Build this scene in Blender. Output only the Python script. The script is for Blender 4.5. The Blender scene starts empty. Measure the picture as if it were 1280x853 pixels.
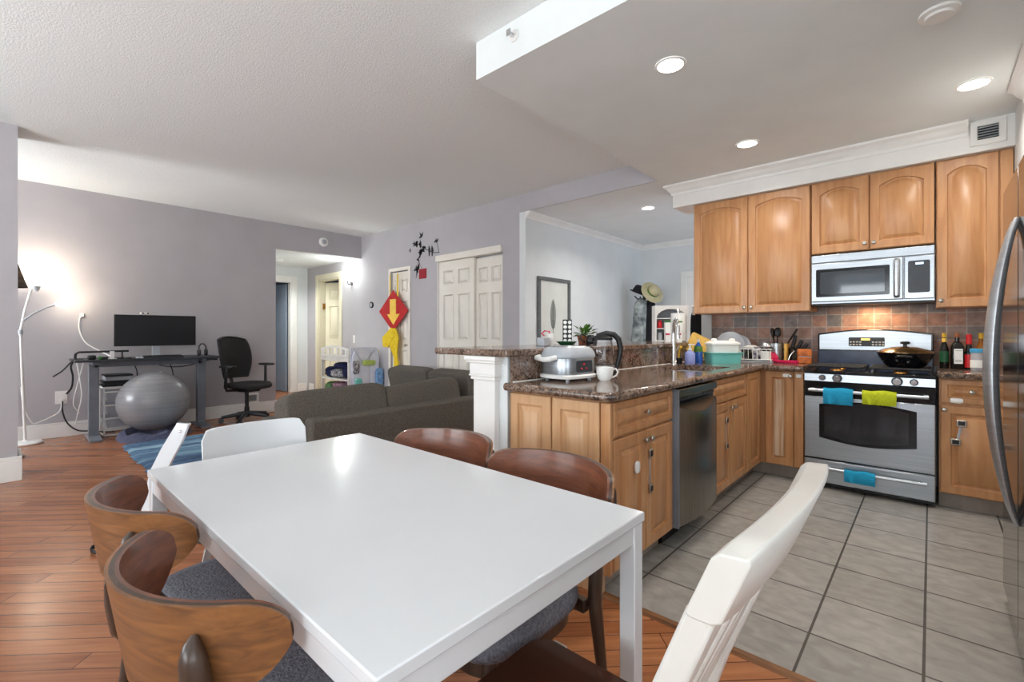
import bpy, bmesh, math, random
from mathutils import Vector, Matrix
random.seed(4)
PI = math.pi
C = bpy.context.scene.collection
scene = bpy.context.scene

# ---------------------------------------------------------------- camera
cam_d = bpy.data.cameras.new('camera'); cam = bpy.data.objects.new('camera', cam_d); C.objects.link(cam)
YAW = math.radians(42.07)
cam.location = (0, 0, 1.22); cam.rotation_euler = (PI / 2, 0, YAW)
cam_d.sensor_width = 36.0; cam_d.lens = 36.0 * 580.0 / 1280.0
cam_d.shift_y = -10.5 / 1280.0
cam_d.clip_start = 0.03
scene.camera = cam
# ---------------------------------------------------------------- view, world, daylight
scene.view_settings.view_transform = 'Standard'
scene.view_settings.look = 'None'
scene.view_settings.exposure = 0.68
scene.cycles.diffuse_bounces = 7; scene.cycles.max_bounces = 12
scene.view_settings.gamma = 1.0
scene.view_settings.use_curve_mapping = False
w = bpy.data.worlds.new('world'); scene.world = w; w.use_nodes = True
w.node_tree.nodes['Background'].inputs[0].default_value = (0.75, 0.86, 1.0, 1)
w.node_tree.nodes['Background'].inputs[1].default_value = 1.0

def area(name, loc, rot, sx, sy, power, col=(1, 1, 1), shape='RECTANGLE', spread=PI):
    d = bpy.data.lights.new(name, 'AREA'); d.shape = shape; d.size = sx
    if shape == 'RECTANGLE': d.size_y = sy
    d.energy = power; d.color = col; d.spread = spread
    o = bpy.data.objects.new(name, d); o.location = loc; o.rotation_euler = rot; C.objects.link(o)
    return o
def point(name, loc, power, r=0.05, col=(1, 1, 1)):
    d = bpy.data.lights.new(name, 'POINT'); d.energy = power; d.shadow_soft_size = r; d.color = col
    o = bpy.data.objects.new(name, d); o.location = loc; C.objects.link(o); return o
DAY = (0.905, 0.965, 1.0)
# daylight through two windows behind the camera; the other two are added fill
# (all tilted well upward to brighten the ceilings)
UP = math.radians(42)
area('daylight_fill', (-0.2, -2.92, 1.6), (PI / 2 + UP, 0, 0), 2.6, 1.8, 72, DAY)
area('daylight_fill', (-3.6, -2.92, 1.6), (PI / 2 + UP, 0, 0), 2.6, 1.8, 92, DAY)
area('daylight_fill', (-6.75, -2.92, 1.6), (PI / 2 + UP, 0, 0), 1.2, 1.8, 115, DAY)  # added window fill to brighten the deep living side
area('daylight_fill', (1.94, -.4, 1.6), (PI / 2 + UP, 0, PI / 2), 2.6, 1.8, 30, DAY)  # added fill from the right wall, lifts overall brightness
# ---------------------------------------------------------------- materials
def _nodes(name):
    m = bpy.data.materials.new(name); m.use_nodes = True
    nt = m.node_tree; return m, nt, nt.nodes['Principled BSDF']
def S(r, g, b):
    f = lambda c: (c / 255 / 12.92) if c / 255 <= 0.04045 else ((c / 255 + 0.055) / 1.055) ** 2.4
    return (f(r), f(g), f(b), 1)
def pm(name, c1, c2=None, sc=(8, 8, 8), rough=0.5, metal=0.0, detail=3, bump=0.0, bsc=None, lo=0.35, hi=0.65,
       coat=0.0, trans=0.0, emit=None, estr=0.0, spec=0.5, rvar=0.0, rot=(0, 0, 0), ior=1.45, alpha=1.0, dist=0.0):
    m, nt, p = _nodes(name); N = nt.nodes; L = nt.links
    p.inputs['Roughness'].default_value = rough; p.inputs['Metallic'].default_value = metal
    p.inputs['Coat Weight'].default_value = coat; p.inputs['Coat Roughness'].default_value = 0.08
    p.inputs['Transmission Weight'].default_value = trans; p.inputs['IOR'].default_value = ior
    p.inputs['Specular IOR Level'].default_value = spec; p.inputs['Alpha'].default_value = alpha
    if emit: p.inputs['Emission Color'].default_value = emit; p.inputs['Emission Strength'].default_value = estr
    c2 = c2 or tuple(min(1, x * 0.9) for x in c1[:3]) + (1,)
    tc = N.new('ShaderNodeTexCoord'); mp = N.new('ShaderNodeMapping'); mp.inputs['Scale'].default_value = sc; mp.inputs['Rotation'].default_value = rot
    nz = N.new('ShaderNodeTexNoise'); nz.inputs['Scale'].default_value = 1; nz.inputs['Detail'].default_value = detail; nz.inputs['Distortion'].default_value = dist
    rp = N.new('ShaderNodeValToRGB'); rp.color_ramp.elements[0].position = lo; rp.color_ramp.elements[1].position = hi
    rp.color_ramp.elements[0].color = c1; rp.color_ramp.elements[1].color = c2
    L.new(tc.outputs['Object'], mp.inputs[0]); L.new(mp.outputs[0], nz.inputs['Vector']); L.new(nz.outputs['Fac'], rp.inputs[0])
    L.new(rp.outputs[0], p.inputs['Base Color'])
    if bump:
        b = N.new('ShaderNodeBump'); b.inputs['Strength'].default_value = bump; b.inputs['Distance'].default_value = 0.01
        if bsc:
            n2 = N.new('ShaderNodeTexNoise'); n2.inputs['Scale'].default_value = bsc; n2.inputs['Detail'].default_value = 3
            L.new(tc.outputs['Object'], n2.inputs['Vector']); L.new(n2.outputs['Fac'], b.inputs['Height'])
        else: L.new(nz.outputs['Fac'], b.inputs['Height'])
        L.new(b.outputs[0], p.inputs['Normal'])
    return m
def brick_mat(name, c1, c2, mortar, bw, rh, ms, off=(0, 0, 0), rot=(0, 0, 0), offset=0.5, rough=0.4, grain=None, gsc=(2, 40, 1), vert=False, bump=0.3, gamt=0.5, spec=0.5):
    m, nt, p = _nodes(name); N = nt.nodes; L = nt.links
    g = N.new('ShaderNodeNewGeometry'); mp = N.new('ShaderNodeMapping'); mp.vector_type = 'POINT'
    src = g.outputs['Position']
    if vert:
        sx = N.new('ShaderNodeSeparateXYZ'); cx = N.new('ShaderNodeCombineXYZ')
        L.new(src, sx.inputs[0]); L.new(sx.outputs[0], cx.inputs[0]); L.new(sx.outputs[2], cx.inputs[1]); src = cx.outputs[0]
    mp.inputs['Location'].default_value = off; mp.inputs['Rotation'].default_value = rot
    L.new(src, mp.inputs[0])
    b = N.new('ShaderNodeTexBrick'); b.inputs['Scale'].default_value = 1; b.inputs['Brick Width'].default_value = bw; b.inputs['Row Height'].default_value = rh
    b.inputs['Mortar Size'].default_value = ms; b.inputs['Mortar Smooth'].default_value = 0.1; b.offset = offset; b.offset_frequency = 2 if offset else 1; b.squash = 1; b.inputs['Bias'].default_value = 0
    b.inputs['Color1'].default_value = c1; b.inputs['Color2'].default_value = c2; b.inputs['Mortar'].default_value = mortar
    L.new(mp.outputs[0], b.inputs['Vector'])
    m2 = N.new('ShaderNodeMapping'); m2.inputs['Scale'].default_value = gsc; L.new(mp.outputs[0], m2.inputs[0])
    nz = N.new('ShaderNodeTexNoise'); nz.inputs['Scale'].default_value = 1; nz.inputs['Detail'].default_value = 6; nz.inputs['Distortion'].default_value = 0.6
    L.new(m2.outputs[0], nz.inputs['Vector'])
    rp = N.new('ShaderNodeValToRGB'); rp.color_ramp.elements[0].position = 0.3; rp.color_ramp.elements[1].position = 0.7
    rp.color_ramp.elements[0].color = grain or (0.6, 0.6, 0.6, 1); rp.color_ramp.elements[1].color = (1.25, 1.25, 1.25, 1)
    L.new(nz.outputs['Fac'], rp.inputs[0])
    mx = N.new('ShaderNodeMix'); mx.data_type = 'RGBA'; mx.blend_type = 'MULTIPLY'; mx.inputs[0].default_value = gamt
    L.new(b.outputs['Color'], mx.inputs[6]); L.new(rp.outputs[0], mx.inputs[7]); L.new(mx.outputs[2], p.inputs['Base Color'])
    p.inputs['Roughness'].default_value = rough; p.inputs['Specular IOR Level'].default_value = spec
    bp = N.new('ShaderNodeBump'); bp.inputs['Strength'].default_value = bump; bp.inputs['Distance'].default_value = 0.004; bp.invert = True
    L.new(b.outputs['Fac'], bp.inputs['Height']); L.new(bp.outputs[0], p.inputs['Normal'])
    return m
def granite_mat():
    m, nt, p = _nodes('granite'); N = nt.nodes; L = nt.links
    g = N.new('ShaderNodeNewGeometry')
    v = N.new('ShaderNodeTexNoise'); v.inputs['Scale'].default_value = 85; v.inputs['Detail'].default_value = 4
    v2 = N.new('ShaderNodeTexNoise'); v2.inputs['Scale'].default_value = 9; v2.inputs['Detail'].default_value = 5; v2.inputs['Distortion'].default_value = 1.5
    L.new(g.outputs['Position'], v.inputs['Vector']); L.new(g.outputs['Position'], v2.inputs['Vector'])
    ad = N.new('ShaderNodeMath'); ad.operation = 'MULTIPLY_ADD'; ad.inputs[1].default_value = 0.55
    L.new(v.outputs['Fac'], ad.inputs[0])
    m2 = N.new('ShaderNodeMath'); m2.operation = 'MULTIPLY'; m2.inputs[1].default_value = 0.45; L.new(v2.outputs['Fac'], m2.inputs[0]); L.new(m2.outputs[0], ad.inputs[2])
    rp = N.new('ShaderNodeValToRGB'); e = rp.color_ramp.elements
    e[0].position = 0.36; e[0].color = S(38, 30, 28); e[1].position = 0.66; e[1].color = S(205, 192, 182)
    for q, c in ((0.44, S(82, 66, 56)), (0.5, S(120, 96, 80)), (0.55, S(142, 120, 104)), (0.6, S(112, 98, 94))):
        x = e.new(q); x.color = c
    L.new(ad.outputs[0], rp.inputs[0]); L.new(rp.outputs[0], p.inputs['Base Color'])
    p.inputs['Roughness'].default_value = 0.12
    return m
def stripe_rug():
    m, nt, p = _nodes('blue_striped_rug'); N = nt.nodes; L = nt.links
    g = N.new('ShaderNodeNewGeometry'); mp = N.new('ShaderNodeMapping'); mp.inputs['Scale'].default_value = (2.3, 0.25, 1)
    nz = N.new('ShaderNodeTexNoise'); nz.inputs['Scale'].default_value = 1.6; nz.inputs['Detail'].default_value = 6; nz.inputs['Roughness'].default_value = .7
    L.new(g.outputs['Position'], mp.inputs[0]); L.new(mp.outputs[0], nz.inputs['Vector'])
    rp = N.new('ShaderNodeValToRGB'); e = rp.color_ramp.elements
    e[0].position = 0.36; e[0].color = S(44, 62, 98); e[1].position = 0.64; e[1].color = S(190, 208, 216)
    x = e.new(0.47); x.color = S(84, 118, 150); x = e.new(0.55); x.color = S(130, 166, 186)
    L.new(nz.outputs['Fac'], rp.inputs[0]); L.new(rp.outputs[0], p.inputs['Base Color']); p.inputs['Roughness'].default_value = .95
    n2 = N.new('ShaderNodeTexNoise'); n2.inputs['Scale'].default_value = 220
    b = N.new('ShaderNodeBump'); b.inputs['Strength'].default_value = .8; b.inputs['Distance'].default_value = .01
    L.new(g.outputs['Position'], n2.inputs['Vector']); L.new(n2.outputs['Fac'], b.inputs['Height']); L.new(b.outputs[0], p.inputs['Normal'])
    return m
M = {}
M['ceiling'] = pm('ceiling_paint_textured', S(239, 242, 241), S(234, 237, 236), (60, 60, 60), 0.9, bump=0.35, bsc=90)
M['kceiling'] = pm('ceiling_paint_smooth', S(231, 234, 233), S(227, 230, 229), (3, 3, 3), 0.85)
M['purple'] = pm('purple_grey_wall_paint', S(182, 178, 181), S(178, 174, 177), (3, 3, 3), 0.8)
M['white_wall'] = pm('white_wall_paint', S(222, 225, 225), S(217, 220, 220), (3, 3, 3), 0.8)
M['trim'] = pm('white_trim_paint', S(238, 236, 232), S(232, 230, 226), (4, 4, 4), 0.4)
M['cream'] = pm('cream_door_paint', S(236, 230, 220), S(231, 225, 214), (4, 4, 4), 0.45)
M['hall_cream'] = pm('warm_cream_door_paint', S(228, 220, 194), S(222, 213, 188), (4, 4, 4), 0.45)
M['floor'] = brick_mat('cherry_plank_floor', S(172, 112, 72), S(146, 88, 54), S(84, 46, 28), 1.1, 0.088, 0.0022, rot=(0, 0, -PI / 4), offset=0.37,
                       rough=0.24, grain=(0.7, 0.62, 0.56, 1), gsc=(3, 46, 1), gamt=0.7)
M['tile'] = brick_mat('grey_floor_tile', S(160, 156, 150), S(147, 144, 138), S(70, 67, 64), 0.3475, 0.36, 0.005, off=(1.0615 + 0.3475 * 8, -2.205 + 3.6, 0), offset=0.0,
                      rough=0.42, grain=(0.74, 0.74, 0.73, 1), gsc=(11, 17, 1), gamt=0.7)
M['splash'] = brick_mat('slate_wall_tile', S(172, 126, 104), S(120, 118, 118), S(170, 160, 150), 0.112, 0.107, 0.004, off=(0.02, -0.95, 0), offset=0.0, rough=0.55,
                        grain=(0.55, 0.5, 0.48, 1), gsc=(16, 16, 1), vert=True, gamt=0.8)
M['granite'] = granite_mat()
M['maple'] = pm('maple_cabinet_wood', S(194, 144, 98), S(176, 123, 80), (22, 22, 2.2), 0.34, detail=5, dist=0.8)
M['maple_pale'] = pm('pale_maple_panel', S(208, 166, 124), S(194, 150, 108), (22, 22, 2.2), 0.36, detail=5, dist=0.8)
M['maple_worn'] = pm('worn_maple_panel', S(176, 132, 92), S(204, 176, 148), (60, 60, 2.6), 0.5, detail=6, lo=.4, hi=.6)
M['toekick'] = pm('grey_toe_kick', S(160, 148, 138), S(144, 133, 124), (14, 14, 3), 0.6)
M['walnut'] = pm('walnut_veneer', S(128, 76, 52), S(94, 55, 40), (5, 18, 60), 0.3, detail=5, dist=1.0, lo=.3, hi=.7, coat=.3)
M['walnut_out'] = pm('worn_walnut_veneer', S(146, 98, 58), S(104, 70, 46), (4, 18, 50), 0.38, detail=6, dist=1.2, lo=.3, hi=.7, coat=.15)
M['walnut_dark'] = pm('dark_walnut', S(76, 58, 46), S(56, 42, 34), (30, 30, 4), 0.34, coat=.2)
M['brown_seat'] = pm('dark_brown_stain', S(70, 35, 19), S(56, 27, 15), (2, 12, 12), 0.2, coat=.3)
M['white_lac'] = pm('white_lacquer', S(216, 218, 220), S(213, 215, 217), (3, 3, 3), 0.16)
M['white_pl'] = pm('white_plastic', S(238, 237, 233), S(232, 231, 227), (5, 5, 5), 0.35)
M['white_chair'] = pm('white_painted_wood', S(214, 211, 204), S(206, 203, 196), (9, 9, 9), 0.35)
M['grey_fab'] = pm('grey_chair_fabric', S(126, 126, 134), S(98, 98, 106), (140, 140, 140), 0.95, bump=.5)
M['sofa'] = pm('charcoal_taupe_sofa_fabric', S(104, 98, 90), S(82, 77, 70), (120, 120, 120), 0.95, bump=.4)
M['steel'] = pm('brushed_stainless_steel', S(196, 200, 204), S(184, 188, 192), (3, 3, 120), 0.34, .9)
M['steel_h'] = pm('brushed_steel_horizontal', S(176, 181, 186), S(164, 169, 174), (2, 2, 160), 0.32, 0.85)
M['steel_dark'] = pm('dark_brushed_steel', S(142, 138, 132), S(122, 118, 112), (120, 120, 2), 0.26, 1.0)
M['fridge'] = pm('polished_dark_stainless', S(138, 136, 136), S(128, 126, 126), (120, 120, 2), 0.1, 1.0)
M['chrome'] = pm('chrome', S(225, 225, 225), S(215, 215, 215), (5, 5, 5), 0.12, 1.0)
M['nickel'] = pm('satin_nickel', S(190, 184, 174), S(176, 170, 160), (9, 9, 9), 0.28, 1.0)
M['black'] = pm('black_plastic', S(28, 28, 30), S(22, 22, 24), (9, 9, 9), 0.4)
M['gloss_black'] = pm('glossy_black_enamel', S(20, 21, 26), S(16, 17, 20), (9, 9, 9), 0.12)
M['ovenglass'] = pm('dark_oven_glass', S(46, 48, 52), S(38, 40, 44), (3, 3, 3), 0.06)
M['mwglass'] = pm('tinted_microwave_glass', S(60, 66, 72), S(52, 58, 64), (3, 3, 3), 0.05, spec=.9)
M['iron'] = pm('cast_iron', S(34, 33, 33), S(26, 25, 25), (60, 60, 60), 0.6)
M['brass'] = pm('brass_burner', S(190, 140, 70), S(160, 112, 50), (20, 20, 20), 0.35, 1.0)
M['mesh_black'] = pm('black_mesh_fabric', S(44, 42, 42), S(34, 32, 32), (220, 220, 220), 0.85, bump=.3)
M['graphite'] = pm('graphite_plastic', S(52, 56, 62), S(44, 47, 52), (9, 9, 9), 0.4)
M['grey_metal'] = pm('grey_painted_metal', S(122, 126, 134), S(112, 116, 124), (9, 9, 9), 0.45)
M['ball'] = pm('grey_rubber', S(140, 139, 142), S(130, 129, 132), (2, 2, 60), 0.27, spec=.6)
M['mat'] = pm('blue_grey_foam', S(88, 90, 112), S(74, 76, 98), (30, 30, 30), 0.85)
M['rug'] = stripe_rug()
M['blue_cloth'] = pm('turquoise_towel', S(40, 164, 204), S(28, 146, 188), (160, 160, 160), 0.95, bump=.5)
M['green_cloth'] = pm('lime_towel', S(196, 206, 40), S(178, 188, 30), (160, 160, 160), 0.95, bump=.5)
M['red'] = pm('red_paper', S(196, 22, 26), S(176, 16, 22), (20, 20, 20), 0.6)
M['dark_red'] = pm('crimson_card', S(168, 20, 40), S(140, 14, 30), (40, 40, 40), 0.6)
M['yellow'] = pm('yellow_cloth', S(238, 206, 40), S(222, 186, 24), (20, 20, 20), 0.8)
M['gold'] = pm('golden_paper', S(248, 206, 90), S(240, 194, 74), (20, 20, 20), 0.6)
M['lens'] = pm('light_lens', S(255, 255, 255), None, rough=.5, emit=(1, .97, .92, 1), estr=6.0)
M['lampglow'] = pm('lit_lamp_shade', S(255, 250, 240), None, rough=.5, emit=(1, .93, .82, 1), estr=1.3)
M['grey_pl'] = pm('light_grey_plastic', S(176, 180, 186), S(168, 172, 178), (9, 9, 9), 0.4)
M['teal'] = pm('turquoise_plastic', S(122, 206, 198), S(112, 196, 188), (9, 9, 9), 0.35)
M['glass'] = pm('clear_glass', S(250, 250, 250), S(245, 245, 245), (3, 3, 3), 0.02, trans=1.0)
M['clear_pl'] = pm('clear_plastic', S(205, 208, 214), S(190, 193, 200), (8, 8, 8), 0.15, alpha=.55)
M['bamboo'] = pm('bamboo_board', S(222, 180, 92), S(204, 160, 74), (10, 60, 10), 0.45)
M['lavender'] = pm('lavender_liquid', S(150, 160, 214), S(140, 150, 206), (9, 9, 9), 0.25)
M['blue_soap'] = pm('blue_dish_soap', S(42, 92, 176), S(36, 82, 162), (9, 9, 9), 0.2)
M['leaf'] = pm('green_leaf', S(86, 130, 44), S(58, 98, 30), (30, 30, 30), 0.5)
M['terra'] = pm('terracotta', S(150, 92, 60), S(132, 78, 50), (30, 30, 30), 0.7)
M['paper'] = pm('paper_white', S(240, 240, 236), S(234, 234, 230), (60, 60, 60), 0.9)
M['print'] = pm('pale_print_paper', S(214, 216, 210), S(208, 210, 204), (6, 6, 6), 0.7)
M['ink'] = pm('grey_ink', S(96, 100, 98), S(76, 80, 78), (200, 200, 200), 0.8)
M['frame'] = pm('weathered_grey_frame', S(104, 106, 106), S(88, 90, 90), (6, 6, 60), 0.6)
M['black_cloth'] = pm('black_cloth', S(34, 34, 40), S(24, 24, 30), (60, 60, 60), 0.95, bump=.4)
M['grey_cloth'] = pm('grey_green_jacket_cloth', S(176, 184, 182), S(84, 92, 94), (9, 9, 9), 0.95, bump=.3)
M['straw'] = pm('straw', S(204, 194, 158), S(170, 160, 122), (90, 90, 90), 0.85, bump=.4)
M['navy'] = pm('navy_cloth', S(40, 48, 92), S(26, 32, 68), (30, 30, 30), 0.95)
M['pinkp'] = pm('pink_patterned_cloth', S(214, 170, 190), S(90, 70, 96), (40, 40, 40), 0.95)
M['greyp'] = pm('grey_patterned_cloth', S(206, 204, 206), S(60, 62, 84), (34, 34, 34), 0.95)
M['green_box'] = pm('green_fabric', S(110, 158, 110), S(90, 138, 92), (30, 30, 30), 0.9)
M['white_cloth'] = pm('white_printed_cloth', S(228, 230, 240), S(214, 218, 232), (12, 12, 12), 0.9)
M['lightblue'] = pm('light_blue_cloth', S(150, 190, 226), S(96, 140, 196), (26, 26, 26), 0.9)
M['lime'] = pm('lime_cloth', S(206, 226, 130), S(150, 178, 84), (60, 60, 60), 0.9)
M['orange'] = pm('orange_wood', S(206, 112, 44), S(160, 80, 26), (20, 40, 20), 0.4)
M['amber'] = pm('amber_glass', S(150, 92, 26), S(130, 76, 18), (9, 9, 9), 0.12)
M['dkglass'] = pm('dark_glass', S(26, 24, 22), S(20, 18, 16), (9, 9, 9), 0.08)
M['dkgreen'] = pm('green_bottle_label', S(36, 92, 60), S(28, 74, 48), (60, 60, 60), 0.4)
M['capyellow'] = pm('yellow_cap', S(222, 178, 40), S(206, 162, 28), (9, 9, 9), 0.35)
M['capblue'] = pm('blue_lid', S(70, 160, 206), S(60, 146, 194), (9, 9, 9), 0.35)
M['capred'] = pm('red_label', S(206, 34, 40), S(186, 26, 34), (50, 50, 50), 0.4)
M['pink'] = pm('raspberry_plastic', S(206, 34, 84), S(188, 28, 74), (9, 9, 9), 0.35)
M['ginger'] = pm('wok_lid_bronze', S(128, 100, 66), S(110, 84, 54), (9, 9, 9), 0.2, .8)
M['darkshade'] = pm('dark_brown_lampshade', S(112, 92, 74), S(78, 62, 50), (4, 4, 30), 0.8)
M['bluegrey_room'] = pm('blue_grey_paint', S(140, 152, 168), S(134, 146, 162), (3, 3, 3), .8)
M['green'] = pm('green_plastic', S(60, 130, 60), S(46, 110, 46), (20, 20, 20), .5)
M['screen'] = pm('dark_screen', S(22, 21, 26), S(19, 18, 23), (3, 3, 3), .3)
M['amberdisp'] = pm('orange_display', S(60, 30, 10), None, rough=.2, emit=(1, .45, .1, 1), estr=1.5)
M['display'] = pm('pale_blue_display', S(120, 150, 170), None, rough=.2, emit=(.6, .8, 1, 1), estr=1.2)
M['gritty'] = pm('black_enamel_blue_reflection', S(44, 56, 84), S(34, 44, 68), (9, 9, 9), .16)  # black stove riser, its bluish reflection put into the colour

# ---------------------------------------------------------------- geometry helpers
class G:
    def __init__(s): s.v = []; s.f = []; s.mi = []; s.cur = 0
    def add(s, vs, fs):
        o = len(s.v); s.v += [tuple(v) for v in vs]; s.f += [tuple(i + o for i in f) for f in fs]; s.mi += [s.cur] * len(fs); return s
    def mat(s, i): s.cur = i; return s
    def box(s, x0, x1, y0, y1, z0, z1):
        x0, x1 = min(x0, x1), max(x0, x1); y0, y1 = min(y0, y1), max(y0, y1); z0, z1 = min(z0, z1), max(z0, z1)
        return s.add([(x0, y0, z0), (x1, y0, z0), (x1, y1, z0), (x0, y1, z0), (x0, y0, z1), (x1, y0, z1), (x1, y1, z1), (x0, y1, z1)],
                     [(0, 3, 2, 1), (4, 5, 6, 7), (0, 1, 5, 4), (1, 2, 6, 5), (2, 3, 7, 6), (3, 0, 4, 7)])
    def loft(s, rings, cap0=True, cap1=True, closed=True):
        n = len(rings[0]); vs = [p for r in rings for p in r]; fs = []
        for i in range(len(rings) - 1):
            for j in range(n if closed else n - 1):
                k = (j + 1) % n
                fs.append((i * n + j, i * n + k, (i + 1) * n + k, (i + 1) * n + j))
        if cap0: fs.append(tuple(reversed(range(n))))
        if cap1: fs.append(tuple(range((len(rings) - 1) * n, len(rings) * n)))
        return s.add(vs, fs)
    def cyl(s, p0, p1, r0, r1=None, n=16):
        r1 = r0 if r1 is None else r1
        p0 = Vector(p0); p1 = Vector(p1); d = (p1 - p0).normalized()
        a = d.orthogonal().normalized(); b = d.cross(a)
        R = lambda p, r: [p + (a * math.cos(2 * PI * i / n) + b * math.sin(2 * PI * i / n)) * r for i in range(n)]
        return s.loft([R(p0, r0), R(p1, r1)])
    def lathe(s, c, prof, n=24, sx=1, sy=1):
        rings = [[(c[0] + max(r, 1e-4) * sx * math.cos(2 * PI * i / n), c[1] + max(r, 1e-4) * sy * math.sin(2 * PI * i / n), c[2] + z) for i in range(n)] for r, z in prof]
        return s.loft(rings)
    def tube(s, pts, r, n=8, rr=None, flat=1.0):
        pts = [Vector(p) for p in pts]; rings = []
        up = Vector((0, 0, 1))
        a = None
        for i, p in enumerate(pts):
            d = (pts[min(i + 1, len(pts) - 1)] - pts[max(i - 1, 0)]).normalized()
            if a is None:
                a = d.cross(up) if abs(d.z) < 0.95 else d.cross(Vector((1, 0, 0)))
            a = (a - d * a.dot(d)).normalized(); b = d.cross(a)
            q = rr[i] if rr else r
            rings.append([p + (a * math.cos(2 * PI * k / n) + b * math.sin(2 * PI * k / n) * flat) * q for k in range(n)])
        return s.loft(rings)
    def cord(s, pts, r, n=7, k=6):
        P = [Vector(p) for p in pts]; P = [P[0] * 2 - P[1]] + P + [P[-1] * 2 - P[-2]]; out = []
        for i in range(1, len(P) - 2):
            a, b, c, d = P[i - 1:i + 3]
            for j in range(k):
                t = j / k; out.append(.5 * (2 * b + (c - a) * t + (2 * a - 5 * b + 4 * c - d) * t * t + (3 * b - a - 3 * c + d) * t ** 3))
        return s.tube(out + [P[-2]], r, n)
    def prism(s, poly, plane, a0, a1):
        f = {'xy': lambda u, v, a: (u, v, a), 'xz': lambda u, v, a: (u, a, v), 'yz': lambda u, v, a: (a, u, v)}[plane]
        return s.loft([[f(u, v, a0) for u, v in poly], [f(u, v, a1) for u, v in poly]])
    def sup(s, c, r, e1=0.5, e2=0.5, nu=24, nv=12, rot=None, jit=0):
        p = lambda t, e: math.copysign(abs(t) ** e, t)
        rings = []
        rnd = random.Random(int(abs(c[0] * 931 + c[1] * 377 + c[2] * 53) * 10))
        for j in range(nv + 1):
            ph = -PI / 2 + PI * j / nv; cp = max(abs(math.cos(ph)), 1e-3)
            rg = []
            for i in range(nu):
                th = 2 * PI * i / nu
                v = Vector((r[0] * p(cp, e1) * p(math.cos(th), e2), r[1] * p(cp, e1) * p(math.sin(th), e2), r[2] * p(math.sin(ph), e1)))
                if jit: v *= 1 + rnd.uniform(-jit, jit)
                if rot is not None: v = rot @ v
                rg.append(Vector(c) + v)
            rings.append(rg)
        return s.loft(rings)
    def xf(s, m):
        s.v = [tuple(m @ Vector(v)) for v in s.v]; return s
    def join(s, o): return s.add(o.v, o.f)
ORG = {}
def _mesh(name, g, mats, org, smooth):
    me = bpy.data.meshes.new(name)
    me.from_pydata([(v[0] - org[0], v[1] - org[1], v[2] - org[2]) for v in g.v], [], g.f)
    if not isinstance(mats, (list, tuple)): mats = [mats]
    for m in mats: me.materials.append(m)
    if len(mats) > 1: me.polygons.foreach_set('material_index', g.mi)
    bm = bmesh.new(); bm.from_mesh(me); bmesh.ops.recalc_face_normals(bm, faces=bm.faces); bm.to_mesh(me); bm.free()
    if smooth:
        me.polygons.foreach_set('use_smooth', [True] * len(me.polygons)); me.set_sharp_from_angle(angle=math.radians(smooth))
    me.update(); return me
def obj(name, g, m, parent=None, bev=0.0, smooth=38, seg=2, sub=0):
    if parent is not None: org = ORG[parent.name]
    else:
        xs = [v[0] for v in g.v]; ys = [v[1] for v in g.v]; zs = [v[2] for v in g.v]
        org = ((min(xs) + max(xs)) / 2, (min(ys) + max(ys)) / 2, min(zs))
    me = _mesh(name, g, m, org, smooth)
    o = bpy.data.objects.new(name, me); C.objects.link(o)
    if parent is not None: o.parent = parent
    else: o.location = org
    ORG[o.name] = org
    if bev:
        b = o.modifiers.new('bevel', 'BEVEL'); b.width = bev; b.segments = seg; b.limit_method = 'ANGLE'; b.angle_limit = math.radians(40)
    if sub:
        b = o.modifiers.new('sub', 'SUBSURF'); b.levels = sub; b.render_levels = sub
    return o
def tag(o, label, cat, group=None, kind=None):
    o['label'] = label; o['category'] = cat
    if group: o['group'] = group
    if kind: o['kind'] = kind
    return o
def thing(name, label, cat, loc=(0, 0, 0), group=None):
    o = bpy.data.objects.new(name, None); C.objects.link(o); o.location = loc; o.empty_display_size = .05
    ORG[o.name] = tuple(loc); return tag(o, label, cat, group)
def struct(name, g, m, parent=None, bev=0.0, smooth=0):
    o = obj(name, g, m, parent, bev, smooth)
    if parent is None: o['kind'] = 'structure'
    return o
def dup(root, loc, rotz, label):
    r = root.copy(); C.objects.link(r); r.location = loc; r.rotation_euler = (0, 0, rotz); r['label'] = label
    for ch in list(root.children):
        c = ch.copy(); C.objects.link(c); c.parent = r
        for gd in list(ch.children):
            d = gd.copy(); C.objects.link(d); d.parent = c
    return r
def arc(n, a0, a1): return [a0 + (a1 - a0) * i / (n - 1) for i in range(n)]
# map (u, v, d) on a vertical plane: 'y-' faces -Y, 'x+' faces +X
def pl(plane, f):
    return {'y-': lambda u, v, d: (u, f - d, v), 'x+': lambda u, v, d: (f + d, u, v), 'x-': lambda u, v, d: (f - d, u, v)}[plane]
def panel(g, P, u0, u1, v0, v1, th=0.02, rail=0.052, arch=0.0, raise_=True, back=0.0):
    """cabinet door: flat frame, moulded step, raised field (arched top if arch)"""
    K = 9
    def ring(ins, d, a):
        pts = [(u0 + ins, v0 + ins), (u1 - ins, v0 + ins)]
        for i in range(K):
            t = 1 - 2 * i / (K - 1)
            pts.append(((u0 + u1) / 2 + t * ((u1 - u0) / 2 - ins), v1 - ins - a * t * t))
        return [P(u, v, d) for u, v in pts]
    rs = [ring(0, back, 0), ring(0, back + th - .004, 0), ring(.004, back + th, 0), ring(rail, back + th, arch), ring(rail + .004, back + th - .011, arch), ring(rail + .013, back + th - .014, arch)]
    if raise_: rs += [ring(rail + .034, back + th - .003, arch), ring(rail + .037, back + th - .001, arch)]
    g.loft(rs); return g
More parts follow.
